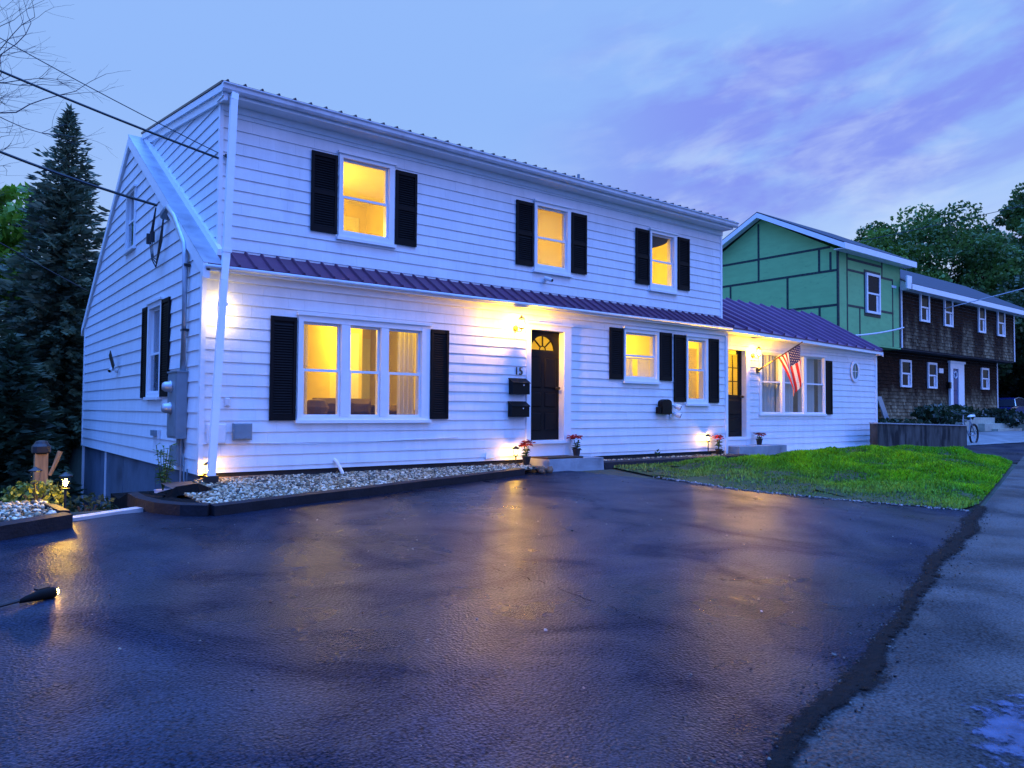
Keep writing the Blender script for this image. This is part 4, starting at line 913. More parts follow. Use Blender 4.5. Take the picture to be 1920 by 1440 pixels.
# ------------------------------------------------------------------ plants and lights
def leaf(mb,p,d,l,w,m=0,c=(1,1,1),droop=.2):
    p=Vector(p); d=Vector(d).normalized(); s=d.cross(Vector((0,0,1)))
    if s.length<1e-3: s=Vector((1,0,0))
    s.normalize(); q=p+d*l*.5+Vector((0,0,l*.06)); e=p+d*l-Vector((0,0,l*droop))
    mb.face([p,q+s*w/2,e,q-s*w/2],m,c)
def flower(loc,label,h=.42,seed=1,grp='red flowers in small black pots'):
    x,y,z=loc; r=random.Random(seed); t=thing('potted_flower',loc,label,'potted flower',grp)
    mb=MB(); mb.lathe(loc,[(.055,0),(.075,.125),(.085,.128),(.085,.15),(.07,.15),(.066,.12)],14); mb.build('pot',M['terra'],t)
    mb=MB()
    for k in range(7):
        a=r.uniform(0,6.28); q=Vector((x+.05*math.cos(a),y+.05*math.sin(a),z+h*.72)); mb.tube([(x,y,z+.12),(x+.02*math.cos(a),y+.02*math.sin(a),z+h*.45),q],.006,5)
        for j in range(5):
            b=r.uniform(0,6.28); leaf(mb,(x+.02*math.cos(a),y+.02*math.sin(a),z+r.uniform(.3,.62)*h),(math.cos(b),math.sin(b),r.uniform(-.1,.4)),r.uniform(.06,.11),.05,0,(1,1,1))
    mb.build('foliage',M['stem'],t)
    mb=MB()
    for k in range(13):
        a=r.uniform(0,6.28); rr=r.uniform(.0,.12); c=Vector((x+rr*math.cos(a),y+rr*math.sin(a),z+h*r.uniform(.72,.93)))
        for j in range(8):
            b=2*math.pi*j/8+r.uniform(-.2,.2); k_=r.uniform(.5,1.3); leaf(mb,c,(math.cos(b),math.sin(b),r.uniform(-.2,.45)),r.uniform(.06,.10),.036,0,(k_,k_,k_))
    mb.build('blossom',M['red'],t)
flower((5.46,-.34,-.41),'red potted flower on gravel left of the front step',.46,1)
flower((6.80,-.20,-.315),'red potted flower standing on the right end of the front step',.44,2)
flower((11.25,-.16,-.44),'red potted flower left of the side door, beside a lit path light',.50,3)
flower((13.22,.10,-.25),'red potted flower on the side landing below the flag bracket',.30,4)
def pathlight(loc,h,label,lit=True,seed=0,bm='bulb2',grp='lit stake path lights against the house'):
    x,y,z=loc; t=thing('path_light',loc,label,'path light',grp)
    mb=MB(); mb.tube([(x,y,z-.08),(x,y,z+h-.14)],.012,8); mb.build('stake',M['blackp'],t)
    mb=MB(); mb.lathe((x,y,z+h-.015),[(.062,0),(.066,.012),(.03,.035),(.012,.05)],12); mb.lathe((x,y,z+h-.15),[(.02,0),(.046,.01),(.046,.018)],12); mb.build('cap',M['blackp'],t)
    mb=MB(); mb.lathe((x,y,z+h-.132),[(.042,0),(.046,.06),(.05,.117)],12); mb.build('glass_shade',M['clear'],t)
    if lit:
        mb=MB(); mb.lathe((x,y,z+h-.11),[(.006,0),(.018,.02),(.02,.05),(.008,.07)],8); mb.build('bulb',M[bm],t,smooth=True)
    return t
pathlight((5.36,-.16,-.42),.30,'lit path light behind the red flower left of the front step')
pathlight((10.90,-.13,-.44),.46,'lit black-capped path light left of the side door flower')
pathlight((.075,-.13,-.46),.26,'lit path light at the house corner behind the downspout')
# far-left corner lights and bollard
pathlight((-1.77,-1.50,-.50),.33,'lit glass path light at the left gravel bed',bm='bulb4',grp='path lights by the left bed')
pathlight((-2.02,-1.25,-.48),.36,'unlit black-capped path light left of the wooden post',False,grp='path lights by the left bed')
t=thing('wooden_post',(-1.88,-.3,-.9),'tall weathered wooden post with black cap and leaning branch','post')
mb=MB(); mb.hexa([(-1.95,-.37,-.9),(-1.80,-.37,-.9),(-1.80,-.22,-.9),(-1.95,-.22,-.9),(-1.94,-.36,.02),(-1.81,-.36,.02),(-1.81,-.23,.02),(-1.94,-.23,.02)]); mb.tube([(-1.79,-.36,-.25),(-1.74,-.38,-.12),(-1.69,-.38,.03)],[.02,.024,.03],7); mb.build('shaft',M['wood'],t)
mb=MB(); mb.lathe((-1.875,-.295,.0),[(.085,0),(.10,.02),(.10,.09),(.075,.12),(.06,.15),(.02,.16)],12); mb.build('cap',M['blackp'],t)
def bush(name,loc,rad,hgt,n,col,label,cat='shrub',seed=0,ls=.09,grp=None,mtl='leaf',flowers=None):
    r=np.random.default_rng(seed); x,y,z=loc; t=thing(name,loc,label,cat,grp)
    u=r.normal(size=(n,3)); u/=np.linalg.norm(u,axis=1)[:,None]; rr=r.uniform(.35,1,n)**.5
    c=np.stack([x+u[:,0]*rr*rad,y+u[:,1]*rr*rad,z+hgt*.5+u[:,2]*rr*hgt*.5],1)
    V,F=leafquads(c,ls,r,.6)
    k=r.uniform(.6,1.35,n)[:,None]; cols=np.array(col)[None,:]*k
    if flowers is not None:
        msk=r.uniform(size=n)<.05; cols[msk]=np.array(flowers)
    npmesh('foliage',V,F,M[mtl],t,cols=cols)
    mb=MB()
    for k in range(4): mb.tube([(x,y,z-.05),(x+rad*.3*math.cos(k*1.6),y+rad*.3*math.sin(k*1.6),z+hgt*.6)],.012+.01*rad,5)
    mb.build('stem',M['bark'],t); return t
def leafquads(c,ls,r,asp=.55,flat=0.):
    n=len(c); d=r.normal(size=(n,3)); d[:,2]*=(1-flat); d/=np.linalg.norm(d,axis=1)[:,None]
    e=r.normal(size=(n,3)); s=np.cross(d,e); s/=np.linalg.norm(s,axis=1)[:,None]
    l=(ls*r.uniform(.6,1.3,n))[:,None]
    V=np.stack([c-d*l*.5,c+s*l*asp*.5,c+d*l*.5,c-s*l*asp*.5],1).reshape(-1,3)
    return V,np.arange(n*4).reshape(n,4)
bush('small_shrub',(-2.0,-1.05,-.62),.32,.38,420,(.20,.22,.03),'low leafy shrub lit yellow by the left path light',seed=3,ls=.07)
bush('small_shrub',(-1.45,-.75,-.80),.32,.35,300,(.03,.05,.02),'dim low shrub between the lit path light and the house',seed=4,ls=.07)
# potted plant in the planter
t=thing('potted_plant',(-.46,.02,-.66),'tall leafy plant in a white patterned pot below the meter','potted plant')
mb=MB(); mb.lathe((-.46,.02,-.66),[(.085,0),(.105,.12),(.11,.13),(.095,.13),(.09,.11)],16); mb.build('pot',M['potw'],t,smooth=False)
mb=MB(); r=random.Random(6)
for k in range(9):
    a=r.uniform(0,6.28); top=Vector((-.46+.10*math.cos(a),.02+.10*math.sin(a),-.66+r.uniform(.4,.72))); b0=Vector((-.46,.02,-.56)); mb.tube([b0,b0.lerp(top,.5),top],.005,5)
    for j in range(14):
        f=r.uniform(.25,1.); p=b0.lerp(top,f); b=r.uniform(0,6.28); leaf(mb,p,(math.cos(b),math.sin(b),r.uniform(-.1,.6)),r.uniform(.07,.13),.035,0,(1.2,1.3,1.2))
mb.build('foliage',M['stem'],t)
mb=MB(); r=random.Random(16)
for k in range(14): b=r.uniform(0,6.28); leaf(mb,(9.16,-.16,-.42+r.uniform(0,.12)),(math.cos(b),math.sin(b)*.5,r.uniform(.5,1.4)),.12,.03)
tag(mb.build('weed_plant',M['stem']),'small weed growing in the thin gravel under the arched mailbox','weed')
# spotlight lying on the driveway
t=thing('ground_spotlight',(-2.33,-4.84,gz(0,-4.84)),'black spotlight lying on the driveway, glowing at one end','spotlight')
zg=gz(0,-4.84)
mb=MB(); mb.tube([(-2.44,-4.90,zg+.022),(-2.40,-4.885,zg+.03),(-2.33,-4.85,zg+.037),(-2.25,-4.815,zg+.036),(-2.235,-4.808,zg+.034)],[.012,.022,.034,.038,.032],12); mb.build('housing',mat('dull_black_plastic',(.005,.005,.005),.7,spec=.1),t,smooth=True)
mb=MB(); mb.beam((-2.34,-4.80,zg+.065),(-2.27,-4.77,zg+.07),.05,.012); mb.build('bracket',M['blackp'],t)
mb=MB(); mb.tube([(-2.233,-4.807,zg+.034),(-2.229,-4.805,zg+.030)],.026,12); mb.build('lens',mat('spotlight_lens',(.9,.8,.6),.4,emit=(1.,.5,.10),estr=260.),t)
mb=MB(); mb.tube([(-2.44,-4.90,zg+.03),(-2.55,-4.93,zg+.018),(-2.8,-4.96,zg+.014),(-3.4,-5.0,zg+.012)],.012,6); mb.build('cord',M['wire'],t)
# ------------------------------------------------------------------ flag
def flag():
    a=Vector((13.42,.26,1.60)); b=Vector((13.93,-.62,2.27)); t=thing('flag',tuple(a),'striped flag hanging from a slanted wall pole beside the side door','flag')
    mb=MB(); mb.tube([a,b],.013,8); mb.lathe(b,[(.013,0),(.02,.01),(.018,.03),(.0,.04)],8,axis=(b-a)); mb.build('pole',M['bronze'],t)
    mb=MB(); mb.tube([a+Vector((0,.02,-.02)),a+(b-a)*.10],.024,8); mb.pbox(PU,13.37,13.47,.018,.035,1.53,1.67); mb.build('bracket',M['blackp'],t)
    wn=Vector((.35,-1,0)).normalized()
    def pos(h,f):      # h: 0 lower hoist end .. 1 tip ; f: 0 at pole .. 1 at the hanging end
        s=.46+.51*h; p=a.lerp(b,s); c=a.lerp(b,1.0)+Vector((.10,-.02,0))
        g=min(1,f*1.15); q=p.lerp(Vector((c.x,c.y,p.z)),.50*g**.8)
        q=q+wn*(.055*math.sin(h*9.5+f*1.2)*min(1,f*2.5))
        z=q.z-1.0*f*(.90+.12*math.sin(h*5.0))-.0*h
        q.z=z-(.10*(h)*f); return q
    W,RD,BL=(.85,.74,.58),(.78,.03,.02),(.016,.02,.12); mb=MB(); nh,nf=39,26
    for i in range(nh):
        for j in range(nf):
            h0,h1,f0,f1=i/nh,(i+1)/nh,j/nf,(j+1)/nf; st=int(i/3)
            c=BL if (st>=6 and (f0+f1)/2<.40) else (RD if st%2==0 else W)
            mb.face([pos(h0,f0),pos(h1,f0),pos(h1,f1),pos(h0,f1)],0,c)
    cl=mb.build('cloth',M['flagc'],t,smooth=True)
    mb=MB()
    for rr in range(9):
        for k in range(6 if rr%2==0 else 5):
            h=6/13+(rr+1)/10*7/13; f=.40*((k+.5)/6 if rr%2==0 else (k+1)/6)
            for sgn in (1,-1):
                cpt=pos(h,f)+wn*.004*sgn; e1=(pos(min(1,h+.01),f)-pos(h-.01,f)).normalized(); e2=(pos(h,f+.01)-pos(h,max(0,f-.01))).normalized()
                mb.face([cpt+(e1*math.cos(math.pi/2*1+i*math.pi/5)+e2*math.sin(math.pi/2+i*math.pi/5))*(.015 if i%2==0 else .006) for i in range(10)],0,W)
    mb.build('star',M['flagc'],cl)
flag()
# ------------------------------------------------------------------ lawn
def inpoly(x,y,poly):
    c=False; n=len(poly); j=n-1
    for i in range(n):
        if (poly[i][1]>y)!=(poly[j][1]>y) and x<(poly[j][0]-poly[i][0])*(y-poly[i][1])/(poly[j][1]-poly[i][1])+poly[i][0]: c=not c
        j=i
    return c
def edist(x,y):
    d=9
    for (a,b),(c,e) in zip(LAWN,LAWN[1:]+LAWN[:1]):
        t=max(0,min(1,((x-a)*(c-a)+(y-b)*(e-b))/((c-a)**2+(e-b)**2+1e-9))); d=min(d,math.hypot(x-a-t*(c-a),y-b-t*(e-b)))
    return d
def lawnz(x,y):
    e=edist(x,y); k=min(1,e/.8)
    return gz(x,y)+.01+k*(.06+.13*min(1,max(0,(x-9.5)/4))+.075*math.sin(x*1.9+y*.8)*math.sin(y*2.3-x*.5)+.05*math.sin(x*4.1+1)*math.sin(y*3.7)+.02*math.sin(x*9+y*3)*math.sin(y*8))
def lawn():
    mb=MB(); st=.3; xs=np.arange(6.9,18.9,st); ys=np.arange(-6.6,-.5,st)
    for x in xs:
        for y in ys:
            q=[(x,y),(x+st,y),(x+st,y+st),(x,y+st)]
            if all(inpoly(a,b,LAWN) for a,b in q): mb.face([(a,b,lawnz(a,b)-.005) for a,b in q])
    # rim down to the paving
    n=len(LAWN)
    for i in range(n):
        a,b=LAWN[i],LAWN[(i+1)%n]; cx,cy=12.2,-3.
        for k in range(6):
            p=(a[0]+(b[0]-a[0])*k/6,a[1]+(b[1]-a[1])*k/6); q=(a[0]+(b[0]-a[0])*(k+1)/6,a[1]+(b[1]-a[1])*(k+1)/6)
            ins=lambda v:(v[0]+(cx-v[0])*.12,v[1]+(cy-v[1])*.2)
            pi,qi=ins(p),ins(q); mb.face([(p[0],p[1],gz(*p)+.012),(q[0],q[1],gz(*q)+.012),(qi[0],qi[1],lawnz(*qi)-.008),(pi[0],pi[1],lawnz(*pi)-.008)])
    tag(mb.build('lawn_ground',M['soil']),kind='structure')
    r=np.random.default_rng(4); rr=random.Random(12); pts=[]
    while len(pts)<72000:
        x=rr.uniform(6.9,18.8); y=rr.uniform(-6.5,-.55)
        if not inpoly(x,y,LAWN): continue
        clump=.5+.5*math.sin(x*2.7+3*math.sin(y*1.3))*math.sin(y*3.1+2*math.sin(x*.9)); thin=min(1,max(0,(x-7.4)/3.2-(y+3)*.0)); 
        if rr.random()>(.35+.65*clump)*(.25+.75*thin): continue
        pts.append((x,y,clump,thin))
    P=np.array(pts); n=len(P); z=np.array([lawnz(a,b) for a,b in P[:,:2]])
    h=r.uniform(.04,.105,n)*(.35+.95*P[:,2])*(.5+.5*P[:,3]); ang=r.uniform(0,6.283,n); lean=r.uniform(.2,.9,n)*h; w=r.uniform(.008,.016,n)
    b=np.stack([P[:,0],P[:,1],z],1); dx=np.stack([np.cos(ang),np.sin(ang),np.zeros(n)],1); sx=np.stack([-np.sin(ang),np.cos(ang),np.zeros(n)],1)
    mid=b+dx*(lean*.35)[:,None]; mid[:,2]+=h*.6; tip=b+dx*lean[:,None]; tip[:,2]+=h
    V=np.stack([b-sx*w[:,None],b+sx*w[:,None],mid+sx*(w*.7)[:,None],tip,mid-sx*(w*.7)[:,None]],1).reshape(-1,3)
    F=np.arange(n*5).reshape(n,5); F=F[:,[0,1,2,3,4]]
    k=(r.uniform(.45,1.35,n)*(.55+.6*P[:,2]))[:,None]; base=np.array([.15,.48,.012])[None,:]*k; yel=np.array([.34,.64,.012])[None,:]*k; gre=np.array([.24,.28,.08])[None,:]*k
    t=(P[:,2]**1.5)[:,None]; c=base*(1-t*.6)+yel*t*.6; g=(1-P[:,3])[:,None]*.8; c=c*(1-g)+gre*g
    tag(npmesh('grass',V,F,M['grass'],cols=c),'lumpy bright green lawn between driveway and road','grass',kind='stuff')
lawn()
# pebbly lawn rim
r_=random.Random(77); V=[];F=[];C=[]
for k in range(420):
    t=r_.random()*3; i=int(t); a,b=LAWN[1+i],LAWN[2+i]; q=t-i; x=a[0]+(b[0]-a[0])*q+r_.gauss(-.03,.05); y=a[1]+(b[1]-a[1])*q+r_.gauss(-.02,.05); s=r_.uniform(.008,.022); stone(V,F,C,(x,y,gz(x,y)+.008),s,r_,[(.2,.19,.18),(.35,.33,.3),(.1,.1,.1)])
tag(npmesh('gravel',V,F,M['gravel'],cols=C),'scattered pebbles along the lawn edge on the driveway','gravel',kind='stuff')
r_=random.Random(78); V=[];F=[];C=[]
for k in range(170):
    x=r_.uniform(-2.2,7.2); y=r_.uniform(ROAD(x)+.3,min(-.9,EY(x)-.15)); s_=r_.uniform(.004,.011); stone(V,F,C,(x,y,gz(x,y)+s_*.35),s_,r_,[(.3,.27,.2),(.12,.08,.04),(.05,.04,.03),(.4,.38,.33)])
tag(npmesh('debris',V,F,M['gravel'],cols=C),label='tiny leaf bits and pebbles strewn over the dark driveway',cat='debris',kind='stuff')
# ------------------------------------------------------------------ neighbour house
def neighbour():
    nh=thing('neighbour_house',(33.,7.3,-.2),'half green-sheathed, half brown-shingled house beyond the white house','house')
    GX=24.3; YR=7.3
    PGN=lambda u,d,z:(GX-d,u,z); PFN=lambda u,d,z:(u,4.-d,z); PLN=lambda u,d,z:(u,4.6-d,z)
    # green sheathing: gable end and front bay
    mb=MB(); zt=6.80; zp=8.62
    mb.face([(GX,4,3.32),(GX,10.6,3.32),(GX,10.6,zt),(GX,YR,zp),(GX,4,zt)]); 
    mb.pbox(PFN,GX,29.4,-.06,0,3.32,6.85); mb.box(GX,29.4,4.0,10.6,3.25,3.315)
    mb.box(29.36,29.4,4.0,10.6,3.3,6.9); mb.face([(29.38,4,6.85),(29.38,10.6,6.85),(29.38,YR,8.6)])
    mb.build('green_wall',M['green'],nh)
    mb=MB(); w=.045
    for z in (4.68,6.02,6.95):
        ya=10.6 if z<6.8 else 10.0; yb=4.0 if z<6.8 else 4.3
        mb.pbox(PGN,yb,ya,.0,.008,z-w,z+w)
    for y,a,b in ((4.3,6.02,6.75),(4.765,6.02,6.92),(7.46,6.02,8.45),(6.13,4.68,6.02),(8.85,4.68,6.02),(4.76,3.4,4.68),(7.4,3.4,4.68),(10.1,6.0,7.0)): mb.pbox(PGN,y-w,y+w,.0,.0095,a,b)
    mb.pbox(PGN,4.0,4.06,.0,.011,3.32,6.8); mb.pbox(PFN,GX-.01,GX+.07,.0,.011,3.32,6.8)
    for z in (4.72,6.11): mb.pbox(PFN,24.96,26.3,.0,.008,z-w,z+w); mb.pbox(PFN,27.6,28.75,.0,.008,z-w,z+w)
    mb.pbox(PFN,24.96,27.8,.0,.008,6.5,6.6)
    for x,a,b in ((24.97,3.32,6.75),(28.69,3.32,6.1),(25.93,3.32,4.7),(27.78,6.1,6.75),(29.3,3.32,5.9)): mb.pbox(PFN,x-w,x+w,.0,.0095,a,b)
    mb.build('seam_tape',M['tape'],nh)
    def lit(P,u0,u1,z0,z1,nm='window',casing=.10,surround=True,par=nh):
        mb=MB(); c=casing
        mb.pbox(P,u0,u0+c,.0,.07,z0,z1); mb.pbox(P,u1-c,u1,.0,.07,z0,z1); mb.pbox(P,u0+c,u1-c,.0,.068,z1-c,z1); mb.pbox(P,u0+c,u1-c,.0,.068,z0,z0+c*.9); zc=(z0+z1)/2
        mb.pbox(P,u0+c,u1-c,.0,.05,zc-.035,zc+.035)
        wdw=mb.build(nm,M['trim'],par)
        mb=MB(); mb.pbox(P,u0+c,u1-c,.022,.028,z0+c*.9,zc-.035); mb.pbox(P,u0+c,u1-c,.032,.038,zc+.035,z1-c); mb.build('pane',M['carglass'],wdw)
        mb=MB(); mb.pbox(P,u1-c-.2,u1-c-.02,.0285,.031,z0+c,zc-.06); mb.build('blind',M['dirtywhite'],wdw)
    mb=MB(); mb.pbox(PFN,26.28,27.62,.0,.012,4.42,6.28); mb.build('window_flashing',M['tape'],nh)
    lit(lambda u,d,z:(u,3.988-d,z),26.37,27.51,4.55,6.16)
    for u0,u1,z0,z1 in ((31.1,32.02,4.58,5.86),(33.55,34.47,4.56,5.86),(37.45,38.30,4.54,5.9),(39.87,40.84,4.53,5.9)): lit(lambda u,d,z:(u,3.975-d,z),u0,u1,z0,z1)
    for u0,u1,z0,z1 in ((30.53,31.53,1.70,2.91),(33.21,34.15,1.71,2.91),(39.38,40.33,1.80,2.91)): lit(lambda u,d,z:(u,4.575-d,z),u0,u1,z0,z1)
    # brown shingles, weathered paler near the ground and in streaks
    def pale(u,z,r,low):
        n=.5+.5*math.sin(u*2.3+math.sin(u*5.1)*1.2)
        if low: k=max(0,min(1,(1.75-z+.35*(n-.5))/1.0))
        else: k=max(0,min(.75,(4.7-z+1.0*(n-.5))/1.9))*(.35+.65*n)
        k=k*r.uniform(.35,1.15); j=r.uniform(.6,1.4)
        return ((.028*(1-k)+.30*k)*j,(.010*(1-k)+.23*k)*j,(.004*(1-k)+.13*k)*j)
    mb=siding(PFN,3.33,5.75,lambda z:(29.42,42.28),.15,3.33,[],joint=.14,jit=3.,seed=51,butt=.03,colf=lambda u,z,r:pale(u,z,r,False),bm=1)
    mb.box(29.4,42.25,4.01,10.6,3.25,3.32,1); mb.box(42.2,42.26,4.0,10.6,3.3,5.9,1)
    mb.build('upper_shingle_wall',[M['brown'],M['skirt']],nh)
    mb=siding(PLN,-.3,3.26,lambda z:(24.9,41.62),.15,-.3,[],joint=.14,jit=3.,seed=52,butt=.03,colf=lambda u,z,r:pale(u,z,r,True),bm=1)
    mb.box(24.9,24.95,4.6,10.5,-.5,3.25,1); mb.box(41.55,41.6,4.62,10.5,-.5,3.25,1)
    mb.build('lower_shingle_wall',[M['brown'],M['skirt']],nh)
    mb=MB(); mb.pbox(PFN,29.40,29.50,.0,.035,3.32,5.8); mb.pbox(PFN,42.2,42.32,.0,.035,3.32,5.8); mb.pbox(PLN,41.55,41.66,.0,.035,-.2,3.24); mb.build('corner_board',M['dirtywhite'],nh)
    # door
    mb=MB(); P=lambda u,d,z:(u,4.565-d,z)
    mb.pbox(P,35.50,35.80,.0,.10,.70,3.0); mb.pbox(P,36.42,37.08,.0,.10,.70,3.0); mb.pbox(P,35.80,36.42,.0,.10,2.72,3.0); mb.pbox(P,35.42,37.16,.0,.14,2.98,3.08); mb.build('door_frame',M['trim'],nh)
    mb=MB(); mb.pbox(P,35.80,36.42,.0,.05,.72,2.72)
    for a,b in ((.9,1.5),(1.65,2.3)): mb.cham(P,35.88,36.34,.05,.065,a,b,.02)
    dr=mb.build('blue_door',M['bluedoor'],nh)
    mb=MB(); rg=[P(36.1+.16*math.cos(t),.075,2.42+.16*math.sin(t)) for t in [2*math.pi*i/14 for i in range(15)]]; mb.tube(rg,.04,6); mb.build('wreath',M['dirtywhite'],dr)
    mb=MB(); mb.pbox(P,34.42,34.88,.0,.03,2.46,2.68); mb.build('wall_plaque',M['trim'],nh)
    mb=MB(); mb.pbox(P,35.30,35.48,.0,.14,1.75,2.05); mb.build('letter_box',M['lidm'],nh)
    # roofs
    def roofslab(x0,x1,ys,zs,t,nm,m):
        mb=MB()
        for (ya,za),(yb,zb) in zip(zip(ys,zs),list(zip(ys,zs))[1:]):
            mb.hexa([(x0,ya,za-t),(x1,ya,za-t),(x1,yb,zb-t),(x0,yb,zb-t),(x0,ya,za),(x1,ya,za),(x1,yb,zb),(x0,yb,zb)])
        mb.build(nm,m,nh)
    roofslab(23.95,29.9,(3.55,YR,11.05),(6.98,8.88,6.98),.05,'green_house_roof',M['asph'])
    roofslab(29.35,45.0,(3.55,YR,11.05),(6.02,8.05,6.02),.05,'brown_house_roof',M['asph'])
    mb=MB(); H=.20
    for (ya,za,yb,zb) in ((3.55,6.93,YR,8.83),(YR,8.83,11.05,6.93)):
        mb.hexa([(23.93,ya,za-H),(24.02,ya,za-H),(24.02,yb,zb-H),(23.93,yb,zb-H),(23.93,ya,za),(24.02,ya,za),(24.02,yb,zb),(23.93,yb,zb)])
        mb.hexa([(24.02,ya,za-.16),(24.29,ya,za-.16),(24.29,yb,zb-.16),(24.02,yb,zb-.16),(24.02,ya,za-.13),(24.29,ya,za-.13),(24.29,yb,zb-.13),(24.02,yb,zb-.13)])
    mb.box(23.94,29.9,3.53,3.57,6.72,6.95); mb.box(24.0,29.86,3.57,4.0,6.74,6.77)
    mb.box(28.6,29.0,3.98,3.995,5.8,5.9)
    mb.box(29.42,45.0,3.53,3.57,5.76,5.99); mb.box(29.42,45.0,3.57,3.99,5.77,5.80); mb.box(29.0,29.42,3.53,3.6,5.76,6.30)
    mb.hexa([(29.38,3.53,5.76),(29.44,3.53,5.76),(29.44,4.3,5.76),(29.38,4.3,5.76),(29.38,3.53,6.02),(29.44,3.53,6.02),(29.44,4.3,6.34),(29.38,4.3,6.34)])
    mb.build('roof_trim',M['trim'],nh)
neighbour()
cable([(19.9,2.2,3.05),(29.5,3.93,4.18)],.035,'thick pale service pipe between annex roof and brown shingle wall',.12,m='dirtywhite',name='service_pipe')
cable([(33.5,3.9,5.35),(48.0,-2.0,9.5)],.025,'thin drop wire in front of the brown shingle wall',.1,m='metalgrey')
cable([(30.0,9.5,8.2),(50.,-6.0,14.3)],.016,'thin overhead wire across the sky above the right trees',.2)
# retaining wall, steps, bicycle, car, shrubs of the neighbour
t=thing('retaining_wall',(22,-.4,-.6),'stained grey concrete retaining wall right of the white house','retaining wall')
mb=MB(); mb.hexa([(18.2,-.40,-.75),(24.33,-.40,-.75),(24.33,-.18,-.75),(18.2,-.18,-.75),(18.2,-.40,.25),(24.33,-.40,.14),(24.33,-.18,.14),(18.2,-.18,.25)]); mb.box(24.10,24.33,-.18,4.4,-.7,.13)
conc=mat('stained_wall_concrete',(.085,.085,.075),.85,vary=.45,scale=2.,stretch=(2.2,2.2,.7),spec=.2,bump=.35,bscale=18.,stain=((.018,.02,.02),1.6,.45,.62))
mb.build('wall_body',conc,t)
mb=MB(); mb.hexa([(18.2,-.43,.251),(24.36,-.43,.141),(24.36,-.15,.141),(18.2,-.15,.251),(18.2,-.43,.285),(24.36,-.43,.175),(24.36,-.15,.175),(18.2,-.15,.285)]); mb.build('coping',M['stone'],t)
t=thing('entry_steps',(35.5,3.4,-.3),'three pale concrete steps up to the blue door','steps')
mb=MB()
for x0,x1,yb,zt in ((32.9,36.6,3.0,.38),(34.7,37.6,2.75,.11),(35.5,38.5,2.5,-.13)): mb.box(x0,x1,yb,4.5-.001*x0,-.5,zt)
mb.build('flight',mat('yellowish_concrete',(.42,.42,.32),.8,vary=.15,bump=.2),t)
bush('hydrangea',(30.6,2.9,.1),1.15,.85,900,(.03,.055,.02),'dark leafy shrub left of the blue door steps',seed=21,ls=.22,flowers=(.35,.36,.3),grp='shrubs at the brown house')
bush('hydrangea',(34.4,3.7,.35),.8,.6,420,(.035,.06,.02),'low shrub growing between the blue door and steps',seed=22,ls=.2,grp='shrubs at the brown house')
bush('hydrangea',(37.8,3.2,-.1),1.2,.95,900,(.025,.045,.022),'flowering shrub right of the steps, before the car',seed=23,ls=.22,flowers=(.6,.6,.55),grp='shrubs at the brown house')
bush('ground_cover',(27.0,3.5,.0),1.6,.35,420,(.03,.05,.02),'weedy plants along the foot of the shingle wall',seed=24,ls=.2)
t=thing('leaning_plank',(28.6,4.4,.1),'grey plank leaning on the lower shingle wall','plank')
mb=MB(); mb.hexa([(28.55,4.2,.0),(28.95,4.2,.0),(28.95,4.25,.0),(28.55,4.25,.0),(28.25,4.48,1.25),(28.65,4.48,1.25),(28.65,4.53,1.25),(28.25,4.53,1.25)]); mb.build('board',M['metalgrey'],t)
mb=MB(); mb.face([(24.4,-.38,gz(0,-.38)+.012),(60,-.38,gz(0,-.38)+.012),(60,2.4,-.24),(24.4,2.4,-.24)]); tag(mb.build('gravel_path',M['dirt']),kind='structure')
def bicycle():
    t=thing('bicycle',(25.45,0,-.55),'bicycle with fat black tyre leaning at the end of the concrete wall','bicycle')
    y=.05; zc=-.17; r=.35
    for x in (25.05,26.12):
        mb=MB(); mb.tube([(x+r*math.cos(a),y,zc+r*math.sin(a)) for a in [2*math.pi*i/26 for i in range(27)]],.033,7); w=mb.build('wheel',M['rubber'],t,smooth=True)
        mb=MB(); mb.tube([(x+(r-.045)*math.cos(a),y,zc+(r-.045)*math.sin(a)) for a in [2*math.pi*i/26 for i in range(27)]],.012,5); mb.build('rim',M['blackp'],w)
        mb=MB()
        for k in range(12): a=2*math.pi*k/12; mb.tube([(x,y,zc),(x+(r-.05)*math.cos(a),y,zc+(r-.05)*math.sin(a))],.003,4)
        mb.tube([(x,y-.05,zc),(x,y+.05,zc)],.03,8); mb.tube([(x,y-.03,zc),(x,y-.025,zc)],.085,12); mb.build('spokes',M['galv'],w)
    mb=MB(); bb=(25.68,y,zc-.04); hd=(25.23,y,zc+.52); st=(25.82,y,zc+.46)
    for a,b in ((bb,hd),(bb,st),(hd,st),(bb,(26.12,y-.05,zc)),(st,(26.12,y-.05,zc)),(hd,(25.05,y-.04,zc)),(hd,(25.26,y,zc+.68)),(st,(25.86,y,zc+.62))): mb.tube([a,b],.02,7)
    mb.build('frame',M['metalgrey'],t)
    mb=MB(); mb.hexa([(25.74,y-.07,zc+.61),(26.05,y-.09,zc+.63),(26.05,y+.09,zc+.63),(25.74,y+.07,zc+.61),(25.76,y-.03,zc+.66),(26.03,y-.07,zc+.69),(26.03,y+.07,zc+.69),(25.76,y+.03,zc+.66)]); mb.build('saddle',M['dirtywhite'],t)
    mb=MB(); mb.tube([(25.2,y-.3,zc+.74),(25.25,y-.1,zc+.69),(25.25,y+.1,zc+.69),(25.2,y+.3,zc+.74)],.014,6); mb.build('handlebar',M['blackp'],t)
bicycle()
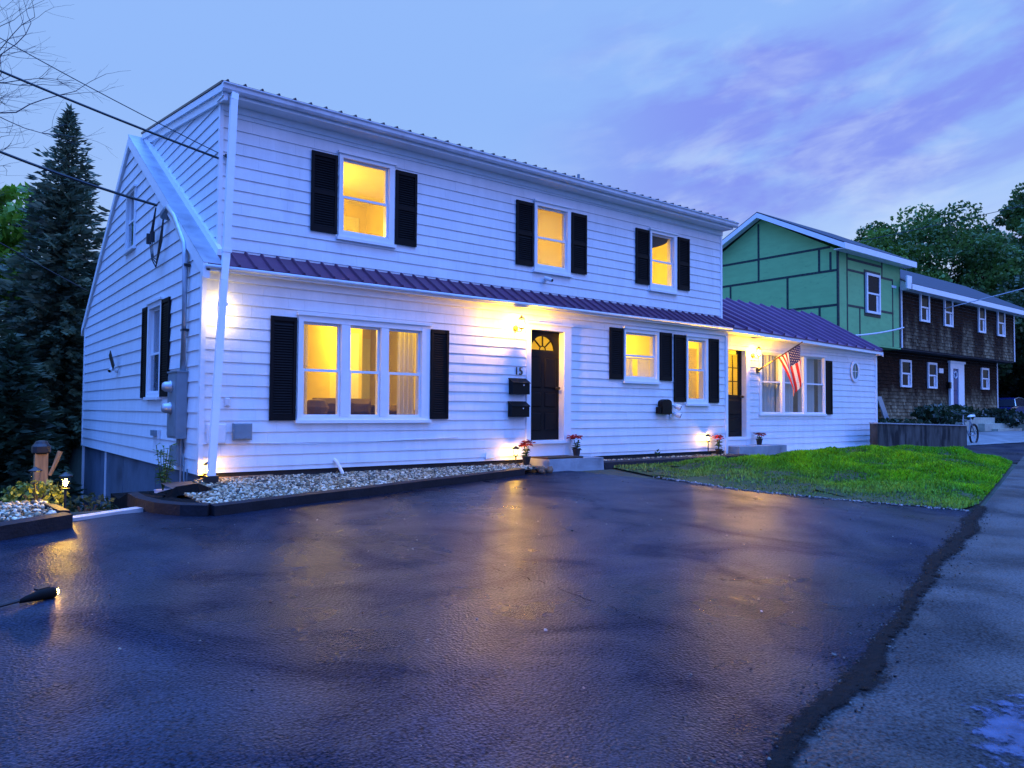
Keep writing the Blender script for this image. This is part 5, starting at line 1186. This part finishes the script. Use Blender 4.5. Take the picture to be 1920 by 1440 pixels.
def car():
    ox,oy,oz=47.4,6.0,.05; t=thing('parked_car',(ox,oy,oz),'dark blue parked car partly hidden behind the shrub at right','car')
    W=.9
    def loft(prof,mbm,mi=0):
        # prof: list of (x, z, halfwidth)
        pass
    lower=[(-2.2,.30,.80),(-2.25,.62,.84),(-2.1,.86,.84),(-1.0,.95,.88),(.9,.95,.88),(1.9,.86,.84),(2.25,.66,.80),(2.25,.32,.78)]
    mb=MB(); n=len(lower)
    for i in range(n):
        a,b=lower[i],lower[(i+1)%n]; mb.face([(ox+a[0],oy-a[2],oz+a[1]),(ox+b[0],oy-b[2],oz+b[1]),(ox+b[0],oy+b[2],oz+b[1]),(ox+a[0],oy+a[2],oz+a[1])])
    for s in (-1,1): mb.face([(ox+a[0],oy+s*a[2],oz+a[1]) for a in lower])
    roofp=[(-1.45,.94,.84),(-1.0,1.36,.64),(-.3,1.46,.62),(.4,1.40,.62),(1.15,.95,.82)]
    for i in range(1,3): a,b=roofp[i],roofp[i+1]; mb.face([(ox+a[0],oy-a[2],oz+a[1]),(ox+b[0],oy-b[2],oz+b[1]),(ox+b[0],oy+b[2],oz+b[1]),(ox+a[0],oy+a[2],oz+a[1])])
    bd=mb.build('body',M['carblue'],t)
    mb=MB()
    for i in (0,3): a,b=roofp[i],roofp[i+1]; mb.face([(ox+a[0],oy-a[2],oz+a[1]),(ox+b[0],oy-b[2],oz+b[1]),(ox+b[0],oy+b[2],oz+b[1]),(ox+a[0],oy+a[2],oz+a[1])])
    for s in (-1,1): mb.face([(ox+a[0],oy+s*a[2],oz+a[1]) for a in roofp])
    mb.build('window',M['carglass'],t)
    mb=MB()
    for s in (-1,): 
        mb.tube([(ox+a[0],oy+s*(a[2]+.01),oz+a[1]+.01) for a in roofp],.025,5); mb.tube([(ox-1.9,oy+s*.89,oz+.93),(ox+1.0,oy+s*.89,oz+.955)],.012,5)
    mb.build('chrome_strip',M['chrome'],t)
    for x in (-1.4,1.4):
        for s in (-1,1):
            mb=MB(); mb.lathe((ox+x,oy+s*.78,oz+.32),[(.2,-.1),(.32,-.1),(.33,0),(.32,.1),(.2,.1)],18,axis=(0,s,0)); w=mb.build('wheel',M['rubber'],t)
            mb=MB(); mb.lathe((ox+x,oy+s*.86,oz+.32),[(.2,0),(.19,.03),(.05,.04)],14,axis=(0,s,0)); mb.build('rim',M['galv'],w)
    for s in (-1,1):
        mb=MB(); mb.box(ox+2.1,ox+2.27,oy+s*.65-.12,oy+s*.65+.12,oz+.62,oz+.74); mb.build('headlight',M['chrome'],t)
car()
# ------------------------------------------------------------------ trees
def tubes(mb,pts,r0,r1,n=6):
    k=len(pts); mb.tube(pts,[r0+(r1-r0)*i/(k-1) for i in range(k)],n,cap=False)
def spruce(loc,H,Rm,label,seed,col,grp,whorls=84,spray=.36,name='spruce_tree',droop=.35,tip=1.0):
    r=np.random.default_rng(seed); x,y,z=loc; t=thing(name,loc,label,'tree',grp)
    mb=MB(); tubes(mb,[(x,y,z),(x+.05,y,z+H*.5),(x,y,z+H*.985)],Rm*.075,.012,8); mb.build('trunk',M['bark'],t)
    Cs=[];Ds=[];Ls=[];K=[]
    for w in range(whorls):
        f=(w+.5)/whorls; zz=z+H*(.04+.95*f); R_=Rm*(1-f)**.85*r.uniform(.78,1.12)+.10*tip
        nb=int(6+6*(1-f)); a0=r.uniform(0,6.28)
        for b in range(nb):
            a=a0+2*math.pi*b/nb+r.uniform(-.25,.25); Rb=R_*r.uniform(.6,1.15); m=max(3,int(Rb/.16)); k=r.uniform(.6,1.4)
            up=.25*f
            for s in range(m):
                q=(s+.6)/m; px=x+math.cos(a)*Rb*q; py=y+math.sin(a)*Rb*q; pz=zz-Rb*droop*q**1.3+Rb*up*q+ .12*Rb*max(0,q-.7)
                for j in range(5):
                    aa=a+r.uniform(-1.0,1.0); Cs.append((px+r.normal()*.05,py+r.normal()*.05,pz+r.normal()*.05)); Ds.append((math.cos(aa),math.sin(aa),r.uniform(-.6,.12)+.5*f)); Ls.append(spray*r.uniform(.5,1.15)*(.5+.5*min(1,Rb/1.0))); K.append(k*r.uniform(.75,1.25))
    for j in range(14): Cs.append((x+r.normal()*.03,y+r.normal()*.03,z+H*r.uniform(.95,1.0))); Ds.append((r.normal()*.4,r.normal()*.4,1)); Ls.append(.3); K.append(1.)
    c=np.array(Cs); d=np.array(Ds); d/=np.linalg.norm(d,axis=1)[:,None]; l=np.array(Ls)[:,None]; K=np.array(K)
    e=r.normal(size=c.shape); e[:,2]*=.5; s=np.cross(d,e); s/=np.linalg.norm(s,axis=1)[:,None]
    w=l*.30
    V=np.stack([c-d*l*.3,c+s*w*.5+d*l*.1,c+d*l*.7,c-s*w*.5+d*l*.1],1).reshape(-1,3)
    npmesh('crown',V,np.arange(len(V)).reshape(-1,4),M['needle'],t,cols=np.array(col)[None,:]*K[:,None]); return t
TL=lambda px,D:None
spruce((.1,14.6,-2.3),11.7,3.1,'tall pointed dark spruce behind the left gable',1,(.085,.115,.06),'evergreens left of the white house')
spruce((-2.2,12.2,-2.4),6.6,2.5,'broad dark evergreen left of the tall spruce',2,(.05,.075,.032),'evergreens left of the white house',whorls=44,spray=.5)
spruce((-1.5,9.2,-2.5),4.6,1.5,'shorter dark evergreen close to the gable wall',5,(.035,.055,.022),'evergreens left of the white house',whorls=30,spray=.45)
spruce((-3.4,6.0,-2.2),4.6,1.3,'small dark evergreen at the left picture edge',6,(.04,.065,.024),'evergreens left of the white house',whorls=30,spray=.42)
def decid(loc,H,crown,label,seed,col,grp,nclump=70,leafn=90,ls=.42,trunk=.25,base=.3,name='leafy_tree',cs=.24):
    r=np.random.default_rng(seed); x,y,z=loc; t=thing(name,loc,label,'tree',grp); rx_,rz_=crown
    cz=z+H-rz_
    u=r.normal(size=(nclump,3)); u/=np.linalg.norm(u,axis=1)[:,None]; rr=r.uniform(.25,1,nclump)**.4
    cc=np.stack([x+u[:,0]*rr*rx_,y+u[:,1]*rr*rx_,cz+u[:,2]*rr*rz_*np.where(u[:,2]<0,.8,1.)],1)
    rad=rx_*cs*r.uniform(.6,1.3,nclump)
    P=[];K=[]
    for i in range(nclump):
        m=int(leafn*(rad[i]/(rx_*cs))**1.5)+12; v=r.normal(size=(m,3)); v/=np.linalg.norm(v,axis=1)[:,None]; q=r.uniform(.3,1,m)**.5
        P.append(cc[i]+v*(q*rad[i])[:,None]*np.array([1.15,1.15,.75])); K.append(np.full(m,r.uniform(.6,1.35))*r.uniform(.8,1.2,m))
    P=np.concatenate(P);K=np.concatenate(K)
    V,F=leafquads(P,ls,r,.6); yel=np.clip(K-1,0,1)[:,None]*np.array([.03,.02,0])
    npmesh('crown',V,F,M['leaf'],t,cols=np.array(col)[None,:]*K[:,None]+yel)
    mb=MB(); fork=z+H*base; tubes(mb,[(x,y,z),(x+.1*trunk,y,z+H*base*.5),(x,y,fork)],trunk,trunk*.75,9)
    for i in range(min(14,nclump)):
        e=Vector(cc[i*nclump//14 if nclump>14 else i]); s=Vector((x,y,fork)); m=s.lerp(e,.5)+Vector((0,0,H*.04)); tubes(mb,[s,m,e],trunk*.5,trunk*.06,6)
    mb.build('trunk',M['bark'],t); return t
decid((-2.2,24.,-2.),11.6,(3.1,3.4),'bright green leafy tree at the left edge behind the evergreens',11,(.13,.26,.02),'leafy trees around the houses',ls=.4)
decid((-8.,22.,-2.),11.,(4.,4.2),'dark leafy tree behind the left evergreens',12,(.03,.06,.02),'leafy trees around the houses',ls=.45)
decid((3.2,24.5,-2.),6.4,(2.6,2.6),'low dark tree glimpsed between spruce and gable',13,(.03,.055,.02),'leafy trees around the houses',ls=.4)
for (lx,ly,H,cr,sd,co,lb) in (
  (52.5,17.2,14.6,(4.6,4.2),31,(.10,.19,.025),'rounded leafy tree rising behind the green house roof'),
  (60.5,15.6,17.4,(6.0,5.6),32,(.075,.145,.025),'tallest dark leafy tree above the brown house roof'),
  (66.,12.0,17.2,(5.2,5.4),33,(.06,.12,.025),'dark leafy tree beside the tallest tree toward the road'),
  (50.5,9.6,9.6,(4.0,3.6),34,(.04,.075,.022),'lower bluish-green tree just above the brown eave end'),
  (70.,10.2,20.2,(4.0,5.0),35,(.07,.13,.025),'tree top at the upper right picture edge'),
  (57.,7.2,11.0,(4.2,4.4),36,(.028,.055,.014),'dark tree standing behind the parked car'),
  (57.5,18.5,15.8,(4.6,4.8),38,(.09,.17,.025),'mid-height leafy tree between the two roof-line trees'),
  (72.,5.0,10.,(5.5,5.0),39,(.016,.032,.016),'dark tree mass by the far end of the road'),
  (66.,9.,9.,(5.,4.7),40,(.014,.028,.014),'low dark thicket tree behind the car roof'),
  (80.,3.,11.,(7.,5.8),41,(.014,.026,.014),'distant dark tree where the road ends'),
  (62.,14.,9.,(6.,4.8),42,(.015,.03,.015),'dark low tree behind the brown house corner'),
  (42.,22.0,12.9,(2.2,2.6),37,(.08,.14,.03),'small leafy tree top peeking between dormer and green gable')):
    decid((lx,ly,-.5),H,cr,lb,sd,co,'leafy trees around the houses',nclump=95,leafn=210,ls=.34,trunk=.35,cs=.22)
def bare(loc,label):
    r=random.Random(23); t=thing('bare_tree',loc,label,'tree'); mb=MB()
    def grow(p,d,l,rad,lev):
        if lev>6 or rad<.0016: return
        pts=[p]; q=p; dd=d.copy()
        for k in range(4):
            dd=(dd+Vector((r.uniform(-.25,.25),r.uniform(-.25,.25),r.uniform(-.16,.2)))).normalized(); q=q+dd*(l/4); pts.append(q)
        tubes(mb,pts,rad,rad*.6,5 if lev>2 else 8)
        nb=3 if lev<2 else r.choice((2,3,3))
        for k in range(nb):
            s=pts[r.choice((2,3,4,4))]; ax=Vector((r.uniform(-1,1),r.uniform(-1,1),r.uniform(-.5,.6)))
            grow(s,(dd+ax*.85).normalized(),l*r.uniform(.55,.8),rad*r.uniform(.45,.62),lev+1)
    b=Vector(loc); mb2=MB(); top=b+Vector((.1,0,7.6)); tubes(mb2,[b,b+Vector((.05,0,2.6)),top],.17,.13,9); mb2.build('trunk',M['bark'],t)
    for k in range(7):
        s=b.lerp(top,.64+.055*k); grow(s,Vector((1.,-.05+r.uniform(-.35,.3),r.uniform(-.05,.55))).normalized(),r.uniform(1.4,1.9),.027,0)
        if k%2==0: grow(s,Vector((-.6+r.uniform(-.4,.6),.8,r.uniform(.2,.8))).normalized(),1.8,.05,2)
    for k in range(4): grow(top,Vector((r.uniform(-.4,.9),r.uniform(-.4,.6),.9)).normalized(),2.2,.07,1)
    mb.build('crown',M['barebark'],t)
bare((-4.75,4.6,-1.9),'bare leafless tree reaching in at the upper left corner')
mb=MB(); tubes(mb,[(77,8.5,-1),(77,8.5,15.8)],.10,.03,6); tubes(mb,[(77,8.5,14),(76.6,9,16.3)],.03,.01,5); tubes(mb,[(77,8.5,12),(77.7,8.0,15.2)],.03,.01,5)
tt=thing('dead_tree',(77,8.5,-1),'thin dead trunk standing against the sky at far right','tree'); mb.build('trunk',M['bark'],tt)
# low dark undergrowth in the back yard
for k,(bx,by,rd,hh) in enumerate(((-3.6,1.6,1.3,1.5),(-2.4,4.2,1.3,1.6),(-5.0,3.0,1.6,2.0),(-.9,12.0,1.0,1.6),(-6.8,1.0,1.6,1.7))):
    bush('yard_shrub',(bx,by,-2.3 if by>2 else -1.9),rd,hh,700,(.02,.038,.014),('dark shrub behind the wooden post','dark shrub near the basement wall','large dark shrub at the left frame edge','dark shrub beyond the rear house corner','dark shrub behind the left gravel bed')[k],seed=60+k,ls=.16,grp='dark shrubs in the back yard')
# ------------------------------------------------------------------ world, sun, camera
w=bpy.data.worlds.new('World'); sc.world=w; w.use_nodes=True; nt=w.node_tree; N=nt.nodes; L=nt.links
bg=N['Background']
def nd(t,**k):
    n=N.new(t)
    for a,b in k.items(): setattr(n,a,b)
    return n
def mth(op,a,b=None,c=None):
    n=nd('ShaderNodeMath',operation=op)
    for i,v in enumerate((a,b,c)):
        if v is None: continue
        if isinstance(v,(int,float)): n.inputs[i].default_value=v
        else: L.new(v,n.inputs[i])
    return n.outputs[0]
def rng(v,a,b,lo=0.,hi=1.,smooth=True):
    n=nd('ShaderNodeMapRange'); n.interpolation_type='SMOOTHSTEP' if smooth else 'LINEAR'
    L.new(v,n.inputs[0]); n.inputs[1].default_value=a; n.inputs[2].default_value=b; n.inputs[3].default_value=lo; n.inputs[4].default_value=hi; return n.outputs[0]
def mixc(f,a,b):
    n=nd('ShaderNodeMix',data_type='RGBA'); 
    if isinstance(f,float): n.inputs['Factor'].default_value=f
    else: L.new(f,n.inputs['Factor'])
    for k,v in (('A',a),('B',b)):
        if isinstance(v,tuple): n.inputs[k].default_value=ncol(v)
        else: L.new(v,n.inputs[k])
    return n.outputs['Result']
tc=nd('ShaderNodeTexCoord'); sep=nd('ShaderNodeSeparateXYZ'); L.new(tc.outputs['Generated'],sep.inputs[0])
X,Y,Z=sep.outputs
el=mth('ARCSINE',Z); az=mth('ARCTAN2',X,Y)
base=mixc(rng(el,0.,.40),(.44,.62,.97),(.285,.49,.96))
right=rng(az,.75,1.30); low=rng(el,.34,.04)
base=mixc(mth('MULTIPLY',right,low),base,(.62,.76,.98))
v=mth('SUBTRACT',el,mth('MULTIPLY',mth('SUBTRACT',az,.76),.18))
cmb=nd('ShaderNodeCombineXYZ'); L.new(mth('MULTIPLY',az,4.2),cmb.inputs[0]); L.new(mth('MULTIPLY',v,11.),cmb.inputs[1])
def wn(scale,det,dist,seed):
    n=nd('ShaderNodeTexNoise'); n.inputs['Scale'].default_value=scale; n.inputs['Detail'].default_value=det; n.inputs['Distortion'].default_value=dist; n.inputs['Roughness'].default_value=.55
    a=nd('ShaderNodeVectorMath',operation='ADD'); L.new(cmb.outputs[0],a.inputs[0]); a.inputs[1].default_value=(seed,seed*1.7,seed*.3); L.new(a.outputs[0],n.inputs['Vector']); return n.outputs['Fac']
n1=wn(1.0,6,.25,2.3); n2=wn(1.6,5,.3,5.1); n3=wn(.8,6,.3,9.4)
mask=rng(az,.62,.95)
band=mth('MULTIPLY',rng(v,.17,.27),rng(v,.44,.33))
dark=mth('MULTIPLY',mask,mth('MINIMUM',1.,mth('ADD',mth('MULTIPLY',band,rng(n1,.36,.60)),mth('MULTIPLY',rng(n3,.48,.66),.7))))
c=mixc(mth('MULTIPLY',dark,.80),base,(.215,.268,.88))
lite=mth('MULTIPLY',mth('MULTIPLY',mask,rng(n2,.46,.68)),rng(el,.42,.14,.35,.85))
c=mixc(lite,c,(.56,.70,.97))
bk=rng(mth('ADD',mth('MULTIPLY',X,.616),mth('MULTIPLY',Y,.787)),.15,-.35)
c=mixc(bk,c,(.17,.40,1.55))
# overhead the dusk sky is a deeper, stronger blue than near the horizon
zen=mixc(rng(el,.55,1.1),(0.,0.,0.),(.36,1.40,5.4))
add=nd('ShaderNodeMix',data_type='RGBA',blend_type='ADD'); add.inputs['Factor'].default_value=1.; L.new(c,add.inputs['A']); L.new(zen,add.inputs['B'])
sky=nd('ShaderNodeTexSky',sky_type='NISHITA'); sky.sun_disc=False; sky.sun_elevation=math.radians(3); sky.sun_rotation=math.radians(150)
sm=nd('ShaderNodeMix',data_type='RGBA',blend_type='ADD'); sm.inputs['Factor'].default_value=.004; L.new(add.outputs['Result'],sm.inputs['A']); L.new(sky.outputs['Color'],sm.inputs['B'])
L.new(sm.outputs['Result'],bg.inputs['Color']); bg.inputs['Strength'].default_value=1.0
sl=bpy.data.lights.new('sun','SUN'); sl.energy=.20; sl.angle=math.radians(25); sl.color=(1.0,.78,.95)
so=bpy.data.objects.new('sun',sl); COL.objects.link(so)
sd=Vector((math.sin(math.radians(150))*math.cos(math.radians(28)),math.cos(math.radians(150))*math.cos(math.radians(28)),math.sin(math.radians(28))))
so.rotation_euler=sd.to_track_quat('Z','Y').to_euler()
cam=bpy.data.cameras.new('camera'); co=bpy.data.objects.new('camera',cam); COL.objects.link(co); sc.camera=co
cam.sensor_width=36; cam.lens=1396.45/1920*36; cam.clip_end=1500; cam.clip_start=.05
rt=Vector((.787567,-.616186,.007268)); up=-Vector((.027524,.023392,-.999347)); fw=Vector((.615614,.787253,.035383))
co.matrix_world=Matrix(((rt.x,up.x,-fw.x,-2.92941),(rt.y,up.y,-fw.y,-10.635),(rt.z,up.z,-fw.z,.55295),(0,0,0,1)))
sc.view_settings.view_transform='Standard'; sc.view_settings.look='None'; sc.view_settings.exposure=0; sc.view_settings.gamma=1
sc.cycles.use_denoising=True
sc.cycles.max_bounces=8; sc.cycles.transparent_max_bounces=12; sc.cycles.sample_clamp_indirect=6.
